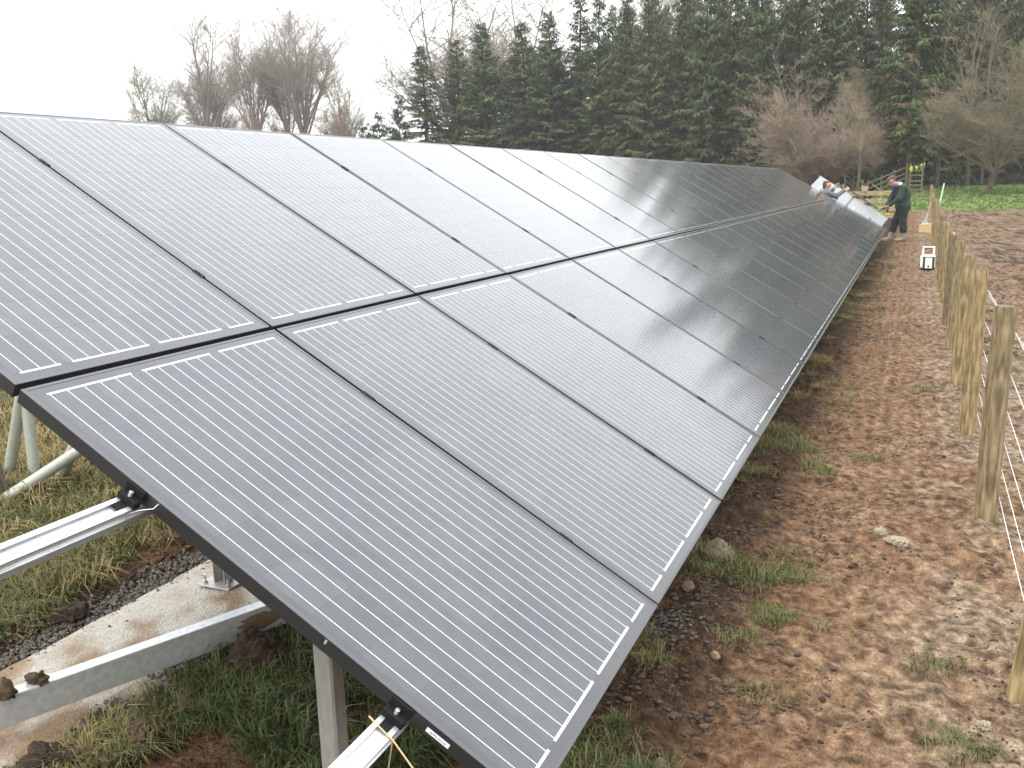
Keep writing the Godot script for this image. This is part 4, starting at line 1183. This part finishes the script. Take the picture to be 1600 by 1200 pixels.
# ------------------------------------------------------------------ the two men
func build_people() -> void:
	var skin := Color(0.50, 0.27, 0.19); var eye := Color(0.03, 0.02, 0.02)
	# the man standing at the end of the panels, facing local -x, bent over a drill
	var at := Vector3(1.66, ground(1.66, -26.0), -26.0)
	var o := thing("person", "person in dark green jacket and wellingtons bending over a drill", "person", at, 24.0 * PI / 180.0)
	var neck := Vector3(-0.12, 1.50, 0); var hc := Vector3(-0.30, 1.62, 0)
	var hb := Basis(Vector3(-0.80, -0.60, 0), Vector3(-0.60, 0.80, 0), Vector3(0, 0, -1))
	var sL := Vector3(-0.03, 1.42, 0.185); var eL := Vector3(-0.17, 1.15, 0.24); var wL := Vector3(-0.35, 0.985, 0.10)
	var sR := Vector3(-0.05, 1.42, -0.185); var eR := Vector3(-0.20, 1.16, -0.22); var wR := Vector3(-0.37, 0.955, -0.05)
	var hip := Vector3(0.05, 0.96, 0); var chest := Vector3(0.035, 1.27, 0); var back := Vector3(-0.035, 1.42, 0)
	var kL := Vector3(0.02, 0.53, 0.12); var aL := Vector3(0.07, 0.09, 0.13); var kR := Vector3(-0.08, 0.53, -0.12); var aR := Vector3(-0.20, 0.09, -0.14)
	var g := Geo.new()
	figure(g, [[hip, chest, 0.135, 0.145, skin], [chest, back, 0.145, 0.115, skin], [back, neck, 0.09, 0.055, skin], [neck, hc + Vector3(0.03, -0.03, 0), 0.055, 0.055, skin],
		[sL, eL, 0.05, 0.042, skin], [eL, wL, 0.042, 0.029, skin], [sR, eR, 0.05, 0.042, skin], [eR, wR, 0.042, 0.029, skin],
		[hip + Vector3(0, -0.03, 0.09), kL, 0.085, 0.055, skin], [kL, aL, 0.055, 0.04, skin], [hip + Vector3(0, -0.03, -0.09), kR, 0.085, 0.055, skin], [kR, aR, 0.055, 0.04, skin]], 0.018)
	var hd := head_bones(hc, hb, skin)
	for s in [-1.0, 1.0]: hd.append([hc + hb * Vector3(0.083, 0.010, s * 0.030), hc + hb * Vector3(0.084, 0.010, s * 0.031), 0.009, 0.009, eye])
	figure(g, hd, 0.006, 0.015)
	figure(g, hand_bones(wL, Vector3(-0.5, -0.55, -0.35), Vector3(-0.2, 0.1, -1), 0.75, 1.0, skin), 0.004, 0.008)
	figure(g, hand_bones(wR, Vector3(-0.5, -0.65, 0.25), Vector3(-0.1, 0.1, 1), 0.75, -1.0, skin), 0.004, 0.008)
	part("body", g.mesh(M.skin), o)
	var jk := Color(0.026, 0.042, 0.030)
	g = Geo.new()
	figure(g, [[hip + Vector3(0.0, -0.03, 0), chest, 0.185, 0.185, jk], [hip + Vector3(0, -0.02, 0.05), hip + Vector3(0, -0.02, -0.05), 0.18, 0.18, jk], [chest, back, 0.185, 0.145, jk], [back, neck + Vector3(0.03, -0.02, 0), 0.13, 0.085, jk], [sL, sR, 0.10, 0.10, jk],
		[sL, eL, 0.092, 0.078, jk], [eL, wL + (eL - wL) * 0.08, 0.075, 0.056, jk], [sR, eR, 0.092, 0.078, jk], [eR, wR + (eR - wR) * 0.08, 0.075, 0.056, jk]], 0.016, 0.04, 0.014)
	part("jacket", g.mesh(M.cloth), o)
	var tr := Color(0.020, 0.020, 0.023)
	g = Geo.new()
	figure(g, [[hip, hip + Vector3(0, -0.1, 0), 0.165, 0.155, tr], [hip + Vector3(0.0, -0.08, 0.085), kL, 0.115, 0.100, tr], [kL, kL.lerp(aL, 0.52), 0.100, 0.098, tr], [hip + Vector3(0, -0.08, -0.085), kR, 0.115, 0.100, tr], [kR, kR.lerp(aR, 0.52), 0.100, 0.098, tr]], 0.016, 0.03, 0.014)
	part("trousers", g.mesh(M.cloth), o)
	var bt := Color(0.15, 0.17, 0.14); var mudc := Color(0.24, 0.16, 0.10)
	for e in [[kL, aL, Vector3(-0.22, -0.055, 0.02)], [kR, aR, Vector3(-0.22, -0.055, -0.03)]]:
		g = Geo.new()
		var k: Vector3 = e[0]; var a: Vector3 = e[1]
		figure(g, [[k.lerp(a, 0.35), a, 0.072, 0.060, bt], [a + Vector3(0.02, -0.035, 0), a + Vector3(0.0, 0.02, 0), 0.055, 0.058, mudc], [a + Vector3(0.0, -0.03, 0), a + e[2], 0.055, 0.040, mudc], [a + Vector3(0.04, -0.055, 0), a + e[2] + Vector3(0.0, -0.012, 0), 0.034, 0.034, mudc]], 0.010, 0.03)
		part("wellington_boot", g.mesh(M.boot), o)
	g = Geo.new()
	var hair := Color(0.105, 0.078, 0.052)
	figure(g, [[hc + hb * Vector3(-0.045, 0.055, 0), hc + hb * Vector3(0.035, 0.066, 0), 0.090, 0.070, hair], [hc + hb * Vector3(-0.055, 0.01, 0), hc + hb * Vector3(-0.05, -0.03, 0), 0.078, 0.055, hair]], 0.007, 0.02, 0.006)
	part("hair", g.mesh(M.cloth), o)
	g = Geo.new()
	var hd_c := Color(0.52, 0.52, 0.50)
	figure(g, [[neck + Vector3(0.02, 0.02, 0.07), neck + Vector3(0.06, 0.03, 0), 0.05, 0.055, hd_c], [neck + Vector3(0.06, 0.03, 0), neck + Vector3(0.02, 0.02, -0.07), 0.055, 0.05, hd_c], [neck + Vector3(-0.02, 0.06, 0.075), neck + Vector3(0.03, 0.03, 0.07), 0.03, 0.045, hd_c], [neck + Vector3(-0.02, 0.06, -0.075), neck + Vector3(0.03, 0.03, -0.07), 0.03, 0.045, hd_c]], 0.010, 0.03, 0.008)
	part("hood", g.mesh(M.cloth), o)
	g = Geo.new()
	figure(g, [[neck + Vector3(-0.13, -0.02, 0.05), neck + Vector3(-0.13, -0.02, -0.05), 0.045, 0.045, Color(0.05, 0.07, 0.17)], [neck + Vector3(-0.13, -0.02, 0), neck + Vector3(-0.12, -0.12, 0), 0.05, 0.035, Color(0.05, 0.07, 0.17)]], 0.010, 0.03, 0.008)
	part("scarf", g.mesh(M.cloth), o)
	# the drill in his hands
	var dp := at + Basis(Vector3.UP, 24.0 * PI / 180.0) * Vector3(-0.42, 0.895, 0.02)
	var d := thing("drill", "black and yellow cordless drill held by the bending worker", "drill", dp, 24.0 * PI / 180.0)
	g = Geo.new(); g.tube([Vector3(0.07, 0.02, 0), Vector3(0.06, 0.02, 0), Vector3(-0.07, 0.0, 0), Vector3(-0.09, -0.002, 0)], [0.028, 0.036, 0.034, 0.026], 14); part("motor_housing", g.mesh(M.black), d)
	g = Geo.new(); g.tube([Vector3(-0.09, -0.002, 0), Vector3(-0.14, -0.01, 0), Vector3(-0.15, -0.012, 0)], [0.024, 0.018, 0.008], 12); part("chuck", g.mesh(M.black), d)
	g = Geo.new(); g.tube([Vector3(-0.15, -0.012, 0), Vector3(-0.24, -0.025, 0)], [0.005, 0.005], 8); part("bit", g.mesh(M.steel), d)
	g = Geo.new(); g.bevel(Vector3(0.04, -0.06, 0), Vector3(0.045, 0.13, 0.036), 0.01, Basis(Vector3.BACK, 0.2)); part("grip", g.mesh(M.black), d)
	g = Geo.new(); g.bevel(Vector3(0.05, -0.145, 0), Vector3(0.09, 0.045, 0.06), 0.010); part("battery", g.mesh(M.yellow), d)
	# the man behind the last panels, facing local +x with both arms held out
	var at2 := Vector3(-0.27, ground(-0.27, -25.15), -25.15)
	var p := thing("person", "person in grey hooded top reaching out behind the last panels", "person", at2, 0.41)
	hc = Vector3(0.05, 1.565, 0); neck = Vector3(0.0, 1.42, 0)
	hb = Basis(Vector3(0.985, -0.17, 0), Vector3(0.17, 0.985, 0), Vector3(0, 0, 1))
	sL = Vector3(-0.03, 1.36, 0.18); eL = Vector3(0.24, 1.285, 0.20); wL = Vector3(0.49, 1.42, 0.10)
	sR = Vector3(-0.01, 1.36, -0.18); eR = Vector3(0.18, 1.34, -0.22); wR = Vector3(0.31, 1.50, -0.16)
	hip = Vector3(-0.10, 0.90, 0); chest = Vector3(-0.06, 1.20, 0); back = Vector3(-0.03, 1.34, 0)
	kL = Vector3(-0.03, 0.47, 0.10); aL = Vector3(-0.09, 0.08, 0.12); kR = Vector3(-0.03, 0.47, -0.10); aR = Vector3(-0.09, 0.08, -0.12)
	g = Geo.new()
	figure(g, [[hip, chest, 0.13, 0.14, skin], [chest, back, 0.14, 0.11, skin], [back, neck, 0.08, 0.055, skin], [neck, hc + Vector3(-0.01, -0.04, 0), 0.053, 0.053, skin],
		[sL, eL, 0.05, 0.042, skin], [eL, wL, 0.042, 0.029, skin], [sR, eR, 0.05, 0.042, skin], [eR, wR, 0.042, 0.029, skin],
		[hip + Vector3(0, -0.03, 0.09), kL, 0.085, 0.055, skin], [kL, aL, 0.055, 0.04, skin], [hip + Vector3(0, -0.03, -0.09), kR, 0.085, 0.055, skin], [kR, aR, 0.055, 0.04, skin]], 0.018)
	hd = head_bones(hc, hb, skin)
	for s in [-1.0, 1.0]: hd.append([hc + hb * Vector3(0.083, 0.010, s * 0.030), hc + hb * Vector3(0.084, 0.010, s * 0.031), 0.009, 0.009, eye])
	figure(g, hd, 0.006, 0.015)
	figure(g, hand_bones(wL, Vector3(0.75, 0.45, -0.05), Vector3(0.2, 0.0, -1), 0.30, -1.0, skin), 0.004, 0.008)
	figure(g, hand_bones(wR, Vector3(0.55, 0.75, 0.05), Vector3(0.2, 0.0, 1), 0.30, 1.0, skin), 0.004, 0.008)
	part("body", g.mesh(M.skin), p)
	jk = Color(0.105, 0.115, 0.130)
	g = Geo.new()
	figure(g, [[hip, chest, 0.16, 0.17, jk], [chest, back, 0.17, 0.13, jk], [back, neck, 0.12, 0.075, jk], [sL, sR, 0.092, 0.092, jk],
		[sL, eL, 0.085, 0.070, jk], [eL, eL.lerp(wL, 0.93), 0.068, 0.050, jk], [sR, eR, 0.085, 0.070, jk], [eR, eR.lerp(wR, 0.8), 0.068, 0.050, jk]], 0.016, 0.04, 0.014)
	part("hooded_top", g.mesh(M.cloth), p)
	g = Geo.new()
	var hc2 := Color(0.20, 0.225, 0.26)
	figure(g, [[neck + Vector3(-0.06, 0.0, 0.06), neck + Vector3(-0.10, -0.02, 0), 0.055, 0.065, hc2], [neck + Vector3(-0.10, -0.02, 0), neck + Vector3(-0.06, 0.0, -0.06), 0.065, 0.055, hc2]], 0.010, 0.03, 0.008)
	part("hood", g.mesh(M.cloth), p)
	g = Geo.new()
	figure(g, [[hip, hip + Vector3(0, -0.1, 0), 0.15, 0.145, tr], [hip + Vector3(0, -0.08, 0.085), kL, 0.10, 0.085, tr], [kL, aL, 0.085, 0.075, tr], [hip + Vector3(0, -0.08, -0.085), kR, 0.10, 0.085, tr], [kR, aR, 0.085, 0.075, tr]], 0.018, 0.03, 0.012)
	part("trousers", g.mesh(M.cloth), p)
	for e in [aL, aR]:
		g = Geo.new()
		figure(g, [[e, e + Vector3(0.19, -0.035, 0), 0.055, 0.042, mudc], [e + Vector3(-0.03, -0.02, 0), e, 0.05, 0.055, mudc]], 0.012, 0.03)
		part("boot", g.mesh(M.boot), p)
	g = Geo.new()
	hair = Color(0.115, 0.055, 0.026)
	figure(g, [[hc + hb * Vector3(-0.045, 0.050, 0), hc + hb * Vector3(0.030, 0.068, 0), 0.080, 0.058, hair], [hc + hb * Vector3(-0.055, 0.01, 0), hc + hb * Vector3(-0.055, -0.05, 0), 0.070, 0.05, hair]], 0.007, 0.02, 0.006)
	part("hair", g.mesh(M.cloth), p)

# ------------------------------------------------------------------ materials
func build_materials() -> void:
	var W := Color(1, 1, 1)
	var fine := noise_tex(0.014, Color(0.31, 0.285, 0.26), Color(1.0, 1.0, 1.0), FastNoiseLite.TYPE_SIMPLEX_SMOOTH, 8, 1024, 3, 0.72)
	var bump := noise_tex(0.02, Color(0, 0, 0), W, FastNoiseLite.TYPE_SIMPLEX_SMOOTH, 7, 1024, 4, 0.62)
	var grain := noise_tex(0.012, Color(0.45, 0.43, 0.40), W, FastNoiseLite.TYPE_SIMPLEX_SMOOTH, 6, 512, 5)
	var dust := noise_tex(0.01, Color(0.86, 0.86, 0.86), W, FastNoiseLite.TYPE_SIMPLEX_SMOOTH, 6, 1024, 6)
	var m := vmat("soil", 0.95); textured(m, fine, Vector3.ONE * 0.9, bump, 4.5, true); m.metallic_specular = 0.25
	m = vmat("concrete", 0.95); textured(m, dust, Vector3.ONE * 2.5, bump, 0.6, true)
	m = vmat("grit", 0.95); textured(m, fine, Vector3.ONE * 6.0, bump, 0.25, true)
	m = vmat("grass", 0.7); m.backlight_enabled = true; m.backlight = Color(0.35, 0.38, 0.2); m.metallic_specular = 0.3
	m = vmat("needles", 0.8); m.backlight_enabled = true; m.backlight = Color(0.22, 0.25, 0.14); m.metallic_specular = 0.3
	vmat("plain_v", 0.9); vmat("cloth", 0.95)
	m = vmat("skin", 0.6); vmat("boot", 0.55)
	m = vmat("cell", 0.11); textured(m, dust, Vector3.ONE * 1.3); m.metallic_specular = 0.58
	m = mat("busbar", Color(0.52, 0.53, 0.54), 0.11); m.metallic_specular = 0.58
	m = mat("frame", Color(0.018, 0.018, 0.020), 0.36); m.metallic_specular = 0.95
	m = mat("clamp", Color(0.010, 0.010, 0.011), 0.7); m.metallic_specular = 0.3
	mat("backsheet", Color(0.05, 0.05, 0.055), 0.6); mat("black", Color(0.018, 0.018, 0.02), 0.45)
	mat("sticker", Color(0.75, 0.76, 0.78), 0.5); mat("print", Color(0.08, 0.09, 0.12), 0.6)
	mat("white_back", Color(0.23, 0.24, 0.237), 0.4); mat("white_plastic", Color(0.78, 0.78, 0.77), 0.4)
	m = mat("alu", Color(0.84, 0.84, 0.85), 0.36, 0.7); textured(m, dust, Vector3(1.0, 30.0, 1.0))
	m = mat("alu_dull", Color(0.55, 0.56, 0.57), 0.45, 0.8)
	mat("steel", Color(0.60, 0.59, 0.57), 0.3, 0.9)
	m = mat("galv", Color(0.50, 0.49, 0.46), 0.5, 0.4); textured(m, dust, Vector3.ONE * 3.0)
	m = mat("galv_light", Color(0.66, 0.68, 0.70), 0.45, 0.45); textured(m, dust, Vector3.ONE * 4.0)
	m = mat("galv_dull", Color(0.40, 0.375, 0.33), 0.6, 0.3); textured(m, dust, Vector3(4.0, 1.0, 4.0))
	m = mat("tube", Color(0.50, 0.52, 0.45), 0.5, 0.2); textured(m, dust, Vector3.ONE * 3.0)
	mat("wire", Color(0.72, 0.71, 0.67), 0.45, 0.3)
	mat("twine", Color(0.46, 0.33, 0.17), 0.85)
	for e in [["post_wood", Color(0.54, 0.405, 0.205)], ["post_wood2", Color(0.47, 0.365, 0.205)], ["post_wood3", Color(0.34, 0.265, 0.16)], ["wood_grey", Color(0.26, 0.22, 0.165)], ["board", Color(0.66, 0.53, 0.30)], ["rail_wood", Color(0.40, 0.335, 0.22)], ["pale_wood", Color(0.66, 0.52, 0.33)], ["end_grain", Color(0.30, 0.225, 0.13)]]:
		m = mat(e[0], e[1], 0.85)
		var long: bool = e[0] == "board" or e[0] == "rail_wood"
		textured(m, grain, Vector3(0.8, 6.0, 6.0) if long else Vector3(7.0, 0.9, 7.0), bump, 0.25)
	m = mat("card", Color(0.52, 0.36, 0.19), 0.9); mat("card_light", Color(0.66, 0.50, 0.31), 0.9)
	mat("pale_green", Color(0.42, 0.56, 0.44), 0.5); mat("terracotta", Color(0.40, 0.27, 0.17), 0.8)
	mat("vest", Color(0.62, 0.85, 0.05), 0.7); mat("yellow", Color(0.72, 0.55, 0.06), 0.5); mat("blue_steel", Color(0.18, 0.22, 0.29), 0.5)
	for e in [["bark", Color(0.085, 0.068, 0.050)], ["bark_pale", Color(0.19, 0.165, 0.115)], ["twig_red", Color(0.225, 0.165, 0.118)], ["twig_olive", Color(0.19, 0.160, 0.095)], ["twig_brown", Color(0.27, 0.225, 0.185)], ["twig_pink", Color(0.27, 0.195, 0.15)]]:
		m = mat(e[0], e[1], 0.9)
		if e[0].begins_with("bark"): textured(m, grain, Vector3(2.0, 0.5, 2.0), bump, 2.0)

func _ready() -> void:
	# camera: fitted to the seams of the array
	var cam := Camera3D.new()
	cam.name = "camera"
	cam.fov = 45.76; cam.near = 0.05; cam.far = 1500.0
	add_child(cam)
	cam.transform = Transform3D(Basis(Vector3(0.916733, -0.025568, -0.398681), Vector3(-0.060503, 0.977553, -0.201814), Vector3(0.394892, 0.209131, 0.894608)), Vector3(2.0254, 1.6606, 1.5302))
	cam.current = true
	# a white overcast sky
	var env := Environment.new()
	env.background_mode = Environment.BG_SKY
	var sky := Sky.new()
	var sm_ := ProceduralSkyMaterial.new()
	sm_.sky_top_color = lin(1.28, 1.34, 1.42); sm_.sky_horizon_color = lin(0.70, 0.71, 0.695); sm_.sky_curve = 0.6
	sm_.ground_bottom_color = lin(0.15, 0.11, 0.08); sm_.ground_horizon_color = lin(0.35, 0.32, 0.28)
	sm_.sky_energy_multiplier = 1.38
	sm_.sun_angle_max = 1.0
	sky.sky_material = sm_
	env.sky = sky
	env.tonemap_mode = Environment.TONE_MAPPER_LINEAR
	env.tonemap_exposure = 1.40
	env.fog_enabled = true; env.fog_density = 0.0006; env.fog_light_color = Color(0.93, 0.94, 0.94)
	env.sdfgi_enabled = true; env.ssao_enabled = true; env.ssil_enabled = true
	var we := WorldEnvironment.new()
	we.name = "environment"; we.environment = env
	add_child(we)
	var sun := DirectionalLight3D.new()
	sun.name = "sun"
	sun.light_energy = 0.45; sun.light_angular_distance = 25.0; sun.light_color = Color(1.0, 0.97, 0.92); sun.shadow_enabled = true
	add_child(sun)
	sun.look_at_from_position(Vector3.ZERO, Vector3(0.35, -1.0, -0.35))
	nz.noise_type = FastNoiseLite.TYPE_SIMPLEX_SMOOTH
	nz.frequency = 0.01; nz.fractal_type = FastNoiseLite.FRACTAL_FBM; nz.fractal_octaves = 3; nz.seed = 7
	build_materials()
	build_ground()
	build_trees()
	build_panels()
	build_supports()
	build_beyond_array()
	build_fence()
	build_site_things()
	build_people()
	build_grass()
	build_litter()
